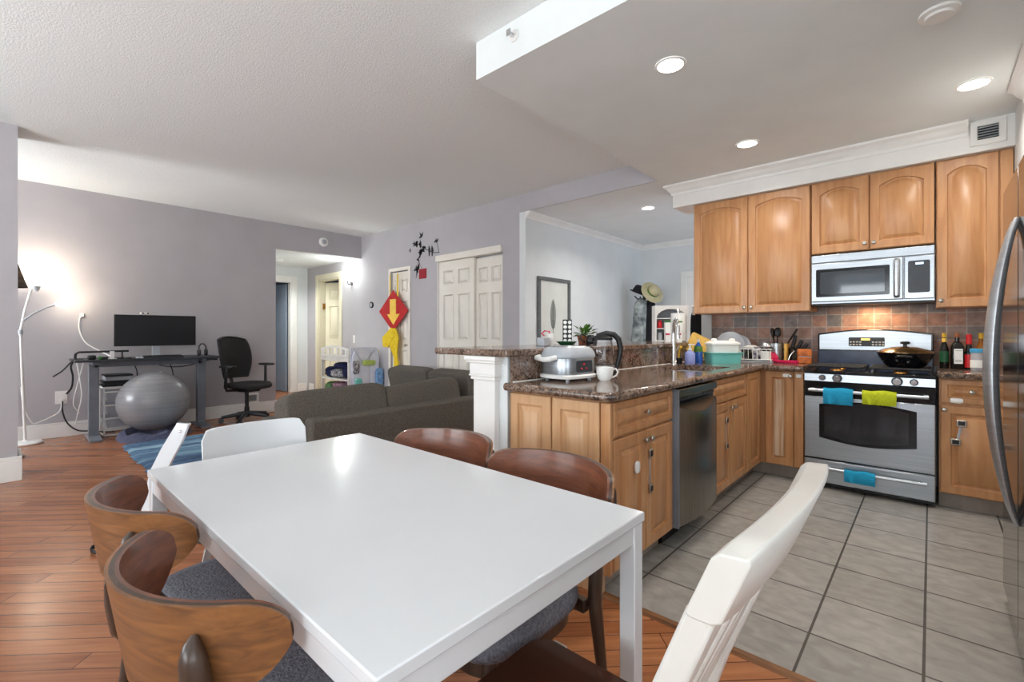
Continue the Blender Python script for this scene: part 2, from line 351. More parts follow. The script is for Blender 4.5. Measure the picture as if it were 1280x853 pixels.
def knob(parent, P, u, v, d=0.0, r=.016):
    a = Vector(P(u, v, d)); n = (Vector(P(u, v, d + 1)) - a)
    g = G(); g.cyl(a, a + n * .014, .006, .006, 10); rings = []
    x = n.orthogonal().normalized(); y = n.cross(x)
    for q, h in ((.007, .012), (r * .85, .016), (r, .021), (r * .85, .026), (r * .4, .029)):
        rings.append([a + n * h + (x * math.cos(2 * PI * i / 14) + y * math.sin(2 * PI * i / 14)) * q for i in range(14)])
    g.loft(rings); return obj('knob', g, M['nickel'], parent)

# ================================================================ SETTING
ZC, ZK = 2.93, 2.71          # living ceiling, dropped kitchen ceiling
XD, YC, XF = -7.55, 4.35, -3.69   # desk wall, closet wall, foyer wall
g = G(); g.box(-11.4, -1.163, -3.1, 4.6, -.06, 0); g.box(-1.163, 2.1, -3.1, 1.885, -.06, 0); g.box(-3.75, -1.163, 4.6, 7.6, -.06, 0); struct('floor', g, M['floor'])
g = G(); g.box(-1.163, 1.2, 1.885, 5.1, -.06, 0.001); struct('floor_kitchen', g, M['tile'])
g = G(); g.prism([(1.865, 0), (1.905, 0), (1.898, .012), (1.872, .012)], 'yz', -1.163, 1.0); struct('trim_1', g, M['walnut_out'])
# ceilings
g = G(); g.box(-7.7, 2.1, -3.1, YC + .12, ZC, ZC + .1); struct('ceiling', g, M['ceiling'])
g = G()
poly = [(-1.99, 1.89), (1.2, 1.89), (1.2, 7.5), (-3.75, 7.5), (-3.75, YC), (-1.99, YC)]
g.prism(poly, 'xy', ZK, ZC - .001); struct('ceiling_kitchen', g, M['kceiling'])
g = G(); g.box(-11.4, XD - .125, 2.85, 4.5, 2.56, 2.66); struct('ceiling_hall', g, M['kceiling'])
# desk wall, its header over the hall opening
g = G(); g.box(XD - .12, XD, -3.1, 2.89, 0, ZC); g.box(XD - .12, XD, 2.89, YC, 2.54, ZC); struct('wall_desk', g, M['purple'])
# closet wall (three door openings)
g = G()
def seg(x0, x1, z0, z1): g.box(x0, x1, YC, YC + .12, z0, z1)
seg(-9.82, -9.2, 0, ZC); seg(-9.2, -8.33, 2.28, ZC); seg(-8.33, -6.61, 0, ZC); seg(-6.61, -6.12, 2.215, ZC); seg(-6.12, -5.39, 0, ZC); seg(-5.39, -4.09, 2.27, ZC); seg(-4.09, -3.78, 0, ZC)
struct('wall_closet', g, M['purple'])
g = G(); g.box(-3.78, -1.995, YC - .02, YC - .001, ZK + .001, ZC); struct('wall_header', g, M['purple'])
g = G(); g.box(-5.5, -3.9, 4.475, 4.5, 0, 2.6); g.box(-6.7, -6.0, 4.475, 4.5, 0, 2.6); struct('closet_light_stop', g, M['white_wall'])  # unseen sheets added behind the closet doors to stop light leaking through
# hall
g = G(); g.box(-9.82, -9.7, 2.77, 3.28, 0, 2.56); g.box(-9.82, -9.7, 3.28, 4.02, 2.26, 2.56); g.box(-9.82, -9.7, 4.02, YC, 0, 2.56); struct('wall_hall_back', g, M['white_wall'])
g = G(); g.box(-9.82, XD - .12, 2.77, 2.89, 0, 2.56); struct('wall_hall_left', g, M['white_wall'])
g = G(); g.box(-11.4, -11.3, 2.6, 4.6, 0, 2.56); g.box(-11.3, -9.82, 2.6, 2.7, 0, 2.56); g.box(-11.3, -9.82, 4.5, 4.6, 0, 2.56); struct('wall_bedroom', g, M['bluegrey_room'])
g = G(); g.box(-9.3, -9.2, YC + .12, 5.3, 0, 2.5); g.box(-8.33, -8.2, YC + .12, 5.3, 0, 2.5); g.box(-9.3, -8.2, 5.2, 5.3, 0, 2.5); g.box(-9.3, -8.2, YC + .12, 5.3, 2.5, 2.56); struct('wall_bathroom', g, M['bluegrey_room'])
# foyer
g = G(); g.box(XF - .1, XF, YC - .012, 7.52, 0, ZK); struct('wall_foyer', g, M['white_wall'])
g = G(); g.box(XF - .1, 0, 7.4, 7.52, 0, ZK); struct('wall_foyer_back', g, M['white_wall'])
# stove wall, slate backsplash, right wall and fridge alcove
g = G(); g.box(-1.80, 1.2, 4.98, 5.1, 0, ZK); struct('wall_kitchen', g, M['white_wall'])
g = G(); g.box(-1.69, .42, 4.966, 4.981, .95, 1.47); struct('wall_backsplash', g, M['splash'])
g = G(); g.box(.425, 1.1, 3.13, 4.979, 0, ZK); g.box(.425, 1.1, 1.9, 3.13, 1.98, ZK); g.box(1.0, 1.1, 1.9, 3.13, 0, ZK); g.box(1.1, 2.1, 1.9, 2.0, 0, ZC - .001); g.box(2.0, 2.1, 1.1, 1.9, 0, ZC - .001); g.box(2.0, 2.1, -3.0, -1.8, 0, ZC - .001); g.box(2.0, 2.1, -1.8, 1.1, 0, .7); g.box(2.0, 2.1, -1.8, 1.1, 2.5, ZC - .001); struct('wall_right', g, M['white_wall'])
# stub wall at the left edge, back wall with two windows plus a far-left one added for light
g = G(); g.box(-5.95, -5.6, -3.0, .11, 0, ZC); struct('wall_stub', g, M['purple'])
g = G(); wins = [(-7.35, -6.15), (-4.8, -2.4), (-1.6, 1.2)]
g.box(-7.6, -7.35, -3.12, -3.0, 0, ZC); g.box(-6.15, -4.8, -3.12, -3.0, 0, ZC); g.box(-2.4, -1.6, -3.12, -3.0, 0, ZC); g.box(1.2, 2.1, -3.12, -3.0, 0, ZC)
for a, b in wins: g.box(a, b, -3.12, -3.0, 0, .7); g.box(a, b, -3.12, -3.0, 2.5, ZC)
struct('wall_back', g, M['purple'])
for i, (a, b) in enumerate(wins):
    g = G(); g.box(a, a + .06, -3.1, -3.02, .7, 2.5); g.box(b - .06, b, -3.1, -3.02, .7, 2.5); g.box(a, b, -3.1, -3.02, .7, .76); g.box(a, b, -3.1, -3.02, 2.44, 2.5)
    m = (a + b) / 2; g.box(m - .03, m + .03, -3.1, -3.02, .76, 2.44); wf = struct('window_%d' % (i + 1), g, M['trim'])
    g = G(); g.box(a + .06, b - .06, -3.065, -3.06, .76, 2.44); obj('pane', g, M['glass'], wf)
g = G(); a, b = -1.8, 1.1  # unseen window added in the right wall for extra light
g.box(2.02, 2.1, a, a + .06, .7, 2.5); g.box(2.02, 2.1, b - .06, b, .7, 2.5); g.box(2.02, 2.1, a, b, .7, .76); g.box(2.02, 2.1, a, b, 2.44, 2.5); g.box(2.02, 2.1, -.38, -.32, .76, 2.44); wf = struct('window_4', g, M['trim'])
obj('pane', G().box(2.06, 2.065, a + .06, b - .06, .76, 2.44), M['glass'], wf)
# baseboards
def bb(name, segs, h=.17):
    g = G()
    for x0, x1, y0, y1 in segs:
        g.box(x0, x1, y0, y1, 0, h - .03)
        dx = 0.006 if abs(x1 - x0) < .05 else 0; dy = .006 if abs(y1 - y0) < .05 else 0
        g.box(x0 + dx * (x0 < x1) * 0, x1 - dx, y0 + dy, y1, h - .03, h)
    return struct(name, g, M['trim'], bev=.004)
bb('baseboard_desk', [(XD, XD + .02, -3.0, 2.89), (XD - .12, XD + .02, 2.89, 2.91)])
bb('baseboard_stub', [(-5.6, -5.575, -3.0, .135), (-5.97, -5.6, .11, .135)], .2)
bb('baseboard_closet', [(-8.26, -6.72, YC - .02, YC), (-6.0, -5.42, YC - .02, YC), (-4.05, -3.8, YC - .02, YC)])
bb('baseboard_hall', [(-9.7, -9.68, 4.14, 4.33), (-9.6, -9.4, YC - .02, YC)])
bb('baseboard_foyer', [(XF, XF + .02, 4.4, 7.38), (XF, -3.0, 7.38, 7.4)])
# crown mouldings
def crown(name, P, u0, u1, ret=None, h=.1, d=.075):
    prof = [(0, -h), (.012, -h), (.016, -h + .022), (.034, -h + .04), (.05, -.035), (.064, -.024), (d, -.016), (d, 0), (0, 0)]
    g = G(); g.loft([[P(u0, v, q) for q, v in prof], [P(u1, v, q) for q, v in prof]]); return struct(name, g, M['trim'])
yf = 4.61
g = G(); g.box(-1.95, .425, yf, 4.979, 2.49, ZK); struct('trim_2', g, M['trim'])
# crown round the cabinet frieze, mitred at its free end
g = G(); prof = [(0, -.1), (.012, -.1), (.016, -.078), (.034, -.06), (.05, -.035), (.064, -.024), (.075, -.016), (.075, 0), (0, 0)]
g.loft([[(-1.95 - q, 4.979, ZK + v) for q, v in prof], [(-1.95 - q, yf - q, ZK + v) for q, v in prof], [(.195, yf - q, ZK + v) for q, v in prof]]); struct('trim_3', g, M['trim'])
crown('trim_4', lambda u, v, q: (.425 - q, u, ZK + v), 3.13, 4.16)
crown('trim_5', lambda u, v, q: (XF + q, u, ZK + v), YC - .012, 7.4, h=.085, d=.06)
crown('trim_6', lambda u, v, q: (u, 7.4 - q, ZK + v), XF, -1.5, h=.085, d=.06)
# foyer entrance door with its casing
g = G(); g.box(-2.99, -2.9, 7.37, 7.4, 0, 2.2); g.box(-2.9, -1.9, 7.37, 7.4, 2.1, 2.2); d = struct('door_1', g, M['trim'], bev=.005)
g = G(); P = pl('y-', 7.39)
g.box(-2.9, -1.95, 7.385, 7.4, 0, 2.1)
for u0 in (-2.78, -2.36):
    for v0, v1 in ((.25, .85), (1.0, 1.7), (1.8, 2.0)): panel(g, P, u0, u0 + .32, v0, v1, .02, .03)
obj('panels', g, M['trim'], d)

def casing(name, P, u0, u1, top, w_=.1, mat='cream', depth=.022):
    g = G()
    def bx(a, b, c, e, dd):
        p = P(a, c, 0); q = P(b, e, dd); g.box(p[0], q[0], p[1], q[1], p[2], q[2])
    bx(u0 - w_, u0, 0, top + w_, depth); bx(u1, u1 + w_, 0, top + w_, depth); bx(u0, u1, top, top + w_, depth)
    bx(u0 - w_ * .28, u0 - w_ * .0, 0, top, depth * .5)
    return struct(name, g, M[mat], bev=.006)
def six(g, P, u0, u1, v1, base=.02):
    p0 = P(u0, 0.01, 0); p1 = P(u1, v1, -.035); g.box(p0[0], p1[0], p0[1], p1[1], p0[2], p1[2])
    wq = (u1 - u0); m = .13 * wq; pw = (wq - 3 * m) / 2
    for k in range(2):
        a = u0 + m + k * (pw + m)
        for f0, f1 in ((.11, .43), (.5, .79), (.85, .945)):
            panel(g, P, a, a + pw, v1 * f0, v1 * f1, .013, .012, raise_=True)
# linen closet door (behind the paper ornament)
P = pl('y-', YC)
d = casing('door_2', P, -6.61, -6.12, 2.215, .055)
g = G(); six(g, lambda u, v, q: (u, YC + .02 - q, v), -6.605, -6.125, 2.205); obj('panels', g, M['cream'], d)
g = G(); g.cyl((-6.16, YC + .01, 1.02), (-6.16, YC - .03, 1.02), .008); g.sup((-6.16, YC - .045, 1.02), (.025, .02, .025), 1, 1, 14, 8); obj('door_knob', g, M['nickel'], d)
# sliding closet doors
g = G(); g.box(-5.40, -4.08, YC - .05, YC + .06, 2.255, 2.345); g.box(-5.41, -5.385, YC - .002, YC + .1, 0, 2.26); d = struct('door_3', g, M['cream'], bev=.006)
g = G(); six(g, lambda u, v, q: (u, YC + .005 - q, v), -5.375, -4.63, 2.25); obj('sliding_panel', g, M['cream'], d)
g = G(); six(g, lambda u, v, q: (u, YC + .05 - q, v), -4.66, -4.09, 2.235); obj('sliding_panel', g, M['cream'], d)
for z in (.93, ):
    g = G(); g.cyl((-5.32, YC + .005, z), (-5.32, YC - .003, z), .028, n=20); obj('finger_pull', g, M['nickel'], d)
# door in the hall wall, leaf swung half open inside
d = casing('door_4', P, -9.2, -8.33, 2.28, .1, 'hall_cream')
g = G(); g.box(-9.2, -9.17, YC, YC + .12, 0, 2.28); g.box(-8.36, -8.33, YC, YC + .12, 0, 2.28); g.box(-9.17, -8.36, YC, YC + .12, 2.25, 2.28); obj('jamb', g, M['hall_cream'], d)
lf = G(); six(lf, lambda u, v, q: (u, -q, v), 0, .80, 2.23)
Rm = Matrix.Translation((-9.16, YC + .12, 0)) @ Matrix.Rotation(math.radians(24), 4, 'Z'); lf.xf(Rm); obj('leaf', lf, M['hall_cream'], d)
for z in (.75, 1.75):
    g = G(); g.box(-9.172, -9.155, YC + .07, YC + .125, z - .06, z + .06); obj('hinge', g, M['brass'], d)
# doorway at the end of the hall
Px = lambda u, v, q: (-9.7 + q, u, v)
d = casing('door_5', Px, 3.28, 4.02, 2.26, .11, 'trim')
g = G(); g.box(-9.82, -9.7, 3.28, 3.3, 0, 2.26); g.box(-9.82, -9.7, 4.0, 4.02, 0, 2.26); g.box(-9.82, -9.7, 3.3, 4.0, 2.24, 2.26); obj('jamb', g, M['trim'], d)
lf = G(); six(lf, lambda u, v, q: (u, -q, v), 0, .68, 2.22); lf.xf(Matrix.Translation((-9.86, 4.0, 0)) @ Matrix.Rotation(math.radians(187), 4, 'Z')); obj('leaf', lf, M['bluegrey_room'], d)

# ================================================================ KITCHEN
CT = .95                         # counter top height
XP, YB = -1.075, 4.375           # door planes of the peninsula and of the stove run
PX, PY = pl('x+', XP - .02), pl('y-', YB + .02)
def lock(parent, P, u, v, v2, d=.02):
    for q in (v, v2):
        a, b = P(u - .018, q - .022, d), P(u + .018, q + .022, d + .012)
        g = G(); g.box(a[0], b[0], a[1], b[1], a[2], b[2]); s = obj('safety_latch', g, M['nickel'], parent, bev=.003)
        a, b = P(u - .011, q - .013, d + .012), P(u + .011, q + .013, d + .0145)
        g = G(); g.box(a[0], b[0], a[1], b[1], a[2], b[2]); obj('latch_button', g, M['black'], parent)
    a, b = P(u - .006, v2, d), P(u + .006, v, d + .002); g = G(); g.box(a[0], b[0], a[1], b[1], a[2], b[2]); obj('latch_strap', g, M['clear_pl'], parent)
def mk_door(t, P, u0, u1, v0, v1, kn=None, arch=0, mat='maple', name='door', rail=.052, field=True):
    g = G(); panel(g, P, u0 + .002, u1 - .002, v0 + .002, v1 - .002, .02, rail, arch, field); o = obj(name, g, M[mat], t)
    if kn: knob(o, P, kn[0], kn[1], .02)
    return o
# --- peninsula end cabinet
t = thing('base_cabinet', 'maple base cabinet at the near end of the peninsula, beside the dishwasher', 'kitchen cabinet', (-1.42, 2.2, 0))
g = G(); g.box(-1.685, XP - .02, 1.87, 2.545, .11, .905); obj('body', g, M['maple'], t)
g = G(); g.box(-1.685, XP - .09, 1.9, 2.545, 0, .11); obj('plinth', g, M['toekick'], t)
Pe = pl('y-', 1.87)
obj('end_skirt', G().box(-1.685, XP - .055, 1.872, 1.9, 0, .112), M['maple_pale'], t)
e = mk_door(t, Pe, -1.685, -1.41, .115, .9, mat='maple_pale', name='end_panel')
g = G(); a = Vector((-1.47, 1.848, .575)); g.cyl(a, a + Vector((0, -.012, 0)), .014, n=12); obj('round_sticker', g, M['navy'], e)  # round blue sticker on the end panel
e = mk_door(t, Pe, -1.405, XP - .055, .115, .9, mat='maple_pale', name='end_panel')
g = G(); a = Vector((-1.22, 1.848, .595))
for i in range(5): g.sup(a + Vector((.018 * math.cos(i * 1.257), -.003, .018 * math.sin(i * 1.257))), (.009, .004, .009), 1, 1, 8, 6)
obj('flower_sticker', g, M['navy'], e)
g = G(); g.box(XP - .052, XP - .001, 1.852, 1.88, .11, .9); obj('corner_post', g, M['maple'], t, bev=.006)
mk_door(t, PX, 1.885, 2.54, .735, .9, (2.2, .82), name='drawer', rail=.03)
d = mk_door(t, PX, 1.885, 2.21, .115, .725, (2.185, .68))
g = G(); g.sup((XP + .008, 2.1, .56), (.008, .022, .03), .6, .6, 12, 8); obj('latch_pad', g, M['white_pl'], d)
d = mk_door(t, PX, 2.215, 2.54, .115, .725, (2.245, .68)); lock(d, PX, 2.25, .6, .42)
# --- dishwasher
t = thing('dishwasher', 'stainless steel dishwasher with bowed door and dark pocket handle, built into the peninsula', 'dishwasher', (-1.35, 2.855, 0))
y0, y1, xf = 2.552, 3.165, -1.045
g = G(); g.box(-1.66, XP - .02, y0, y1, .1, .9); obj('tub', g, M['black'], t)
g = G(); n = 13; ringT = []
for z, dx in ((.12, -.012), (.13, 0), (.76, 0), (.775, -.006)):
    sg = lambda i: .055 * math.sin(PI * i / (n - 1)) if z > .7 else 0
    ring = [(XP - .02, y0, z + .03)] if z > .7 else [(XP - .02, y0, z)]
    ring += [(xf + dx + .03 * math.sin(PI * i / (n - 1)), y0 + (y1 - y0) * i / (n - 1), z + (.03 if z > .7 else 0) - sg(i)) for i in range(n)] + [(XP - .02, y1, z + (.03 if z > .7 else 0))]
    ringT.append(ring)
g.loft(ringT); obj('door', g, M['steel_dark'], t)
g = G(); g.box(XP - .02, xf + .002, y0, y1, .855, .9); obj('top_strip', g, M['steel_dark'], t, bev=.004)
g = G(); g.box(XP - .02, xf - .02, y0 + .01, y1 - .01, .72, .856); obj('handle_pocket', g, M['gloss_black'], t)
g = G(); rings = []
for i in range(15):
    u = y0 + .01 + (y1 - y0 - .02) * i / 14; k = math.sin(PI * i / 14); x = xf + .028 * k
    rings.append([(x - .02, u, .776 - 0.05 * (k - .6)), (x + .002, u, .776 - .05 * (k - .6)), (x + .002, u, .764), (x - .02, u, .764)])
g = G(); g.box(XP - .02, xf - .012, y0 + .02, y1 - .02, .83, .857); 
for i in range(9): g.box(xf - .014, xf - .009, y0 + .1 + i * .05, y0 + .125 + i * .05, .838, .85)
obj('control_strip', g, M['graphite'], t)
g = G(); g.box(XP - .02, xf + .001, y0 - .004, y0 + .003, .12, .9); obj('side_edge', g, M['grey_metal'], t)
g = G(); g.box(-1.6, XP - .08, y0 + .02, y1 - .02, 0, .1); obj('kick_plate', g, M['black'], t)
# --- sink cabinet
t = thing('base_cabinet', 'maple sink cabinet with false drawer and twin doors, between dishwasher and corner', 'kitchen cabinet', (-1.4, 3.57, 0))
g = G(); g.box(-1.685, XP - .02, 3.17, 3.962, .11, .7); g.box(XP - .06, XP - .02, 3.17, 3.962, .7, .905); obj('body', g, M['maple'], t)
g = G(); g.box(-1.685, XP - .09, 3.17, 3.962, 0, .11); obj('plinth', g, M['toekick'], t)
mk_door(t, PX, 3.18, 3.955, .735, .9, name='drawer_front', rail=.03)
d = mk_door(t, PX, 3.18, 3.565, .115, .725, (3.53, .68)); lock(d, PX, 3.45, .6, .42)
mk_door(t, PX, 3.57, 3.955, .115, .725, (3.605, .68))
# --- corner cabinet with folding door
t = thing('corner_cabinet', 'maple corner base cabinet with worn folding door, between sink cabinet and stove', 'kitchen cabinet', (-1.2, 4.6, 0))
g = G(); g.prism([(-1.685, 3.966), (XP - .02, 3.966), (XP - .02, YB + .02), (-.765, YB + .02), (-.765, 4.96), (-1.685, 4.96)], 'xy', .11, .905); obj('body', g, M['maple'], t)
g = G(); g.prism([(-1.6, 3.966), (XP - .09, 3.966), (XP - .09, YB + .09), (-.765, YB + .09), (-.765, 4.9), (-1.6, 4.9)], 'xy', 0, .11); obj('plinth', g, M['toekick'], t)
mk_door(t, PX, 3.97, 4.352, .115, .9)
g = G(); u0, u1 = -1.05, -.835
d = mk_door(t, PY, u0, u1, .115, .9, (-.857, .86))
g = G(); g.box(u0 + .07, u1 - .07, YB - .0015, YB + .012, .187, .828); obj('worn_field', g, M['maple_worn'], d, bev=.008)
g = G(); g.sup((-.885, YB - .006, .865), (.03, .008, .016), .5, .5, 14, 8); obj('latch_pad', g, M['white_pl'], d)
g = G(); g.box(-.832, -.766, YB, YB + .02, .115, .9); f = obj('filler_strip', g, M['maple'], t, bev=.003)
g = G(); g.box(-.818, -.78, YB - .008, YB, .85, .88); obj('latch_pad', g, M['white_pl'], f, bev=.004)
# --- cabinet right of the stove
t = thing('base_cabinet', 'maple base cabinet with drawer and door, between stove and refrigerator', 'kitchen cabinet', (.23, 4.66, 0))
g = G(); g.box(.042, .42, YB + .02, 4.96, .11, .905); obj('body', g, M['maple'], t)
g = G(); g.box(.042, .42, YB + .09, 4.96, 0, .11); obj('plinth', g, M['toekick'], t)
d = mk_door(t, PY, .048, .41, .735, .9, (.205, .82), name='drawer', rail=.035)
g = G(); g.sup((.13, YB - .006, .757), (.034, .008, .018), .5, .5, 14, 8); obj('latch_pad', g, M['white_pl'], d)
d = mk_door(t, PY, .048, .41, .115, .722, (.07, .69))
for uu, q in ((.155, .605), (.125, .475)):
    g = G(); g.box(uu - .026, uu + .026, YB - .014, YB, q - .022, q + .022); s = obj('safety_latch', g, M['nickel'], d, bev=.004)
    g = G(); g.box(uu - .017, uu + .017, YB - .016, YB - .013, q - .014, q + .014); obj('latch_button', g, M['black'], d)
g = G(); g.prism([(.128, .49), (.142, .49), (.16, .59), (.146, .59)], 'xz', YB - .003, YB); obj('latch_strap', g, M['clear_pl'], d)
# --- worktops
def slab(g, poly, z0, z1): g.prism(poly, 'xy', z0, z1)
t = thing('countertop', 'L-shaped brown granite countertop with undermount sink cut-out, on the peninsula', 'countertop', (-1.4, 3.3, .91))
g = G(); xf_, xb = -1.06, -1.699
g.box(xb, xf_, 1.83, 3.22, .908, CT); g.box(xb, -1.55, 3.22, 3.84, .908, CT); g.box(-1.16, xf_, 3.22, 3.84, .908, CT); g.box(xb, xf_, 3.84, 4.33, .908, CT); g.box(xb, -.762, 4.33, 4.966, .908, CT)
bm_ = g; obj('slab', g, M['granite'], t)
g = G(); pts = [(xf_, 1.83), (xf_, 4.33)]
g.tube([(xb, 1.832, .929), (xf_ - .005, 1.832, .929), (xf_, 1.837, .929), (xf_ - .002, 4.33, .929), (-.762, 4.332, .929)], .0212, 10); obj('rounded_edge', g, M['granite'], t)
g = G(); g.box(xb - .002, xb + .016, 1.87, 4.966, CT, 1.09); obj('upstand', g, M['granite'], t)
g = G(); g.box(xb + .016, xb + .022, 1.87, 4.9, CT, CT + .004); obj('caulk_line', g, M['paper'], t)
t = thing('sink', 'undermount steel sink set into the granite counter below the faucet', 'sink', (-1.355, 3.53, .74))
g = G(); rings = []
for ins, z in ((0, .907), (.005, .76), (.03, .74)):
    rings.append([(-1.55 + ins, 3.22 + ins, z), (-1.16 - ins, 3.22 + ins, z), (-1.16 - ins, 3.84 - ins, z), (-1.55 + ins, 3.84 - ins, z)])
g.loft(rings, cap0=False); obj('basin', g, M['steel'], t)
g = G(); g.cyl((-1.355, 3.53, .741), (-1.355, 3.53, .745), .04, n=18); obj('drain', g, M['chrome'], t)
tag(obj('countertop', G().box(.032, .424, 4.325, 4.966, .908, CT), M['granite'], bev=.012, seg=3), 'short granite countertop between stove and refrigerator, under the bottles', 'countertop')
# --- raised bar, its wall and the white pilaster
g = G(); g.box(-1.93, -1.712, 1.86, 4.978, 0, 1.089); struct('wall_bar', g, M['white_wall'])
tag(obj('bar_top', G().prism([(-2.27, 1.80), (-1.665, 1.80), (-1.665, 4.98), (-1.80, 4.98), (-1.80, 5.0), (-2.27, 5.0)], 'xy', 1.09, 1.128), M['granite'], bev=.012, seg=3), 'raised brown granite bar top running along the peninsula', 'bar counter')
g = G(); x0, x1 = -1.945, -1.775
g.box(x0, x1, 1.825, 1.862, 0, 1.0)
for a, z0, z1 in ((.012, .955, .975), (.02, .975, .985), (.016, .985, 1.05), (.03, 1.05, 1.065), (.04, 1.065, 1.089)): g.box(x0 - a, x1 + a, 1.825 - a, 1.862, z0, z1)
struct('trim_7', g, M['trim'], bev=.004)
g = G(); g.box(x0 - .01, x1 + .01, 1.815, 1.862, 0, .16); struct('trim_8', g, M['trim'], bev=.004)

# --- wall cabinets
YU = 4.65; PU = pl('y-', YU + .02)
def upper(label, x0, x1, z0, doors, filler=None):
    t = thing('wall_cabinet', label, 'kitchen cabinet', ((x0 + x1) / 2, 4.8, z0), None)
    g = G(); g.box(x0, x1, YU + .02, 4.965, z0, 2.489); obj('body', g, M['maple'], t)
    for a, b, kx in doors: mk_door(t, PU, a, b, z0, 2.482, (kx, z0 + .05), arch=.045, rail=.058)
    if filler: obj('filler_strip', G().box(filler[0], filler[1], YU, YU + .02, z0, 2.482), M['maple'], t, bev=.003)
    return t
upper('tall two-door maple wall cabinet left of the microwave', -1.757, -.764, 1.405, [(-1.757, -1.26, -1.287), (-1.256, -.766, -1.228)])
upper('short two-door maple wall cabinet directly above the microwave', -.757, .02, 1.885, [(-.757, -.366, -.393), (-.362, .02, -.335)])
upper('tall single-door maple wall cabinet right of the microwave', .028, .42, 1.405, [(.03, .352, .056)], (.357, .42))
# --- microwave
t = thing('microwave', 'stainless over-the-range microwave with tinted window, above the stove', 'microwave', (-.363, 4.79, 1.455))
g = G(); g.box(-.75, .022, 4.63, 4.965, 1.46, 1.868); obj('case', g, M['steel_h'], t)
P = pl('y-', 4.63)
g = G(); g.box(-.75, -.155, 4.6, 4.63, 1.475, 1.795); dr = obj('door', g, M['steel_h'], t, bev=.006)
def rr(u0, u1, v0, v1, r, k=4, sk=0):
    pts = []
    for cx, cy, a in ((u1 - r, v1 - r, 0), (u0 + r, v1 - r, PI / 2), (u0 + r, v0 + r, PI), (u1 - r, v0 + r, 1.5 * PI)):
        for i in range(k + 1): pts.append((cx + r * math.cos(a + PI / 2 * i / k), cy + r * math.sin(a + PI / 2 * i / k)))
    return pts
g = G(); g.prism(rr(-.715, -.235, 1.515, 1.745, .01), 'xz', 4.597, 4.601); wn = obj('window', g, M['gloss_black'], dr)
g = G(); g.prism(rr(-.685, -.265, 1.54, 1.72, .006), 'xz', 4.5955, 4.598); obj('glass', g, M['mwglass'], wn)
g = G(); g.tube([(-.193, 4.6, 1.495), (-.193, 4.572, 1.505), (-.193, 4.566, 1.64), (-.193, 4.572, 1.765), (-.193, 4.6, 1.778)], .019, 10, flat=.6); obj('handle', g, M['steel'], dr)
g = G(); g.box(-.15, .022, 4.6, 4.63, 1.475, 1.795); c = obj('control_panel', g, M['steel_h'], t, bev=.005)
g = G(); g.prism(rr(-.128, -.004, 1.52, 1.76, .012), 'xz', 4.597, 4.601); obj('keypad', g, M['graphite'], c)
g = G(); g.box(-.085, -.04, 4.596, 4.5975, 1.73, 1.745); obj('clock_display', g, M['display'], c)
g = G(); g.box(-.75, .022, 4.605, 4.63, 1.8, 1.866); obj('vent_band', g, M['steel_h'], t, bev=.005)
g = G(); g.box(-.74, .01, 4.62, 4.95, 1.448, 1.462); obj('underside', g, M['black'], t)
area('microwave_lamp', (-.36, 4.8, 1.44), (0, 0, 0), .1, .06, 2.2, (1, .72, .42))

# --- stove
t = thing('stove', 'stainless gas range with bowed oven window and curved backguard', 'stove', (-.362, 4.65, 0))
sx0, sx1, sf = -.755, .027, 4.33
g = G(); g.box(sx0, sx1, sf + .03, 4.955, .02, .90); obj('body', g, M['gloss_black'], t)
g = G(); g.box(sx0, sx1, sf + .005, 4.9, .895, .918); g.box(sx0 + .04, sx1 - .04, sf + .05, 4.8, .918, .921); obj('cooktop', g, M['gloss_black'], t, bev=.006)
g = G(); g.prism([(sf + .03, .84), (sf, .84), (sf + .006, .902), (sf + .03, .904)], 'yz', sx0 + .003, sx1 - .003); cp = obj('control_panel', g, M['steel_h'], t)
for x, r in ((-.632, .023), (-.535, .032), (-.18, .033), (-.088, .024)):
    g = G(); g.cyl((x, sf + .004, .868), (x, sf - .006, .868), r, n=22); k = obj('burner_knob', g, M['graphite'], cp)
    g = G(); g.cyl((x, sf - .006, .868), (x, sf - .03, .868), r * .8, r * .72, n=20); g.box(x - .004, x + .004, sf - .037, sf - .006, .868 - r * .62, .868 + r * .62); obj('grip', g, M['chrome'], k)
g = G(); g.box(sx0 + .003, sx1 - .003, sf + .012, sf + .04, .71, .84); obj('handle_recess', g, M['gloss_black'], t)
g = G(); g.box(sx0 + .003, sx1 - .003, sf, sf + .035, .235, .718); od = obj('oven_door', g, M['steel_h'], t, bev=.006)
g = G(); a, b = -.652, -.073; n = 15
top = [(b + (a - b) * i / (n - 1), .66 + .035 * math.sin(PI * i / (n - 1))) for i in range(n)]
bot = [(a + (b - a) * i / (n - 1), .4 - .035 * math.sin(PI * i / (n - 1))) for i in range(n)]
g.prism(top + bot, 'xz', sf - .003, sf + .002); wd = obj('window', g, M['gloss_black'], od)
g = G(); a, b = -.618, -.118
top = [(b + (a - b) * i / (n - 1), .645 + .032 * math.sin(PI * i / (n - 1))) for i in range(n)]; bot = [(a + (b - a) * i / (n - 1), .418 - .032 * math.sin(PI * i / (n - 1))) for i in range(n)]
g.prism(top + bot, 'xz', sf - .0045, sf - .002); obj('glass', g, M['ovenglass'], wd)
g = G(); xs = arc(17, -.715, -.01); g.tube([(x, sf - .052 - .012 * math.sin(PI * i / 16), .772) for i, x in enumerate(xs)], .0095, 10, flat=1.3)
for x in (-.70, -.025): g.box(x - .012, x + .012, sf - .05, sf + .015, .762, .782)
obj('handle', g, M['steel'], od)
g = G(); g.box(sx0 + .003, sx1 - .003, sf, sf + .035, .045, .222); dw = obj('drawer', g, M['steel_h'], t, bev=.006)
g = G(); xs = arc(17, -.60, -.02); g.tube([(x, sf - .03 - .012 * math.sin(PI * i / 16), .166) for i, x in enumerate(xs)], .009, 10, flat=1.3)
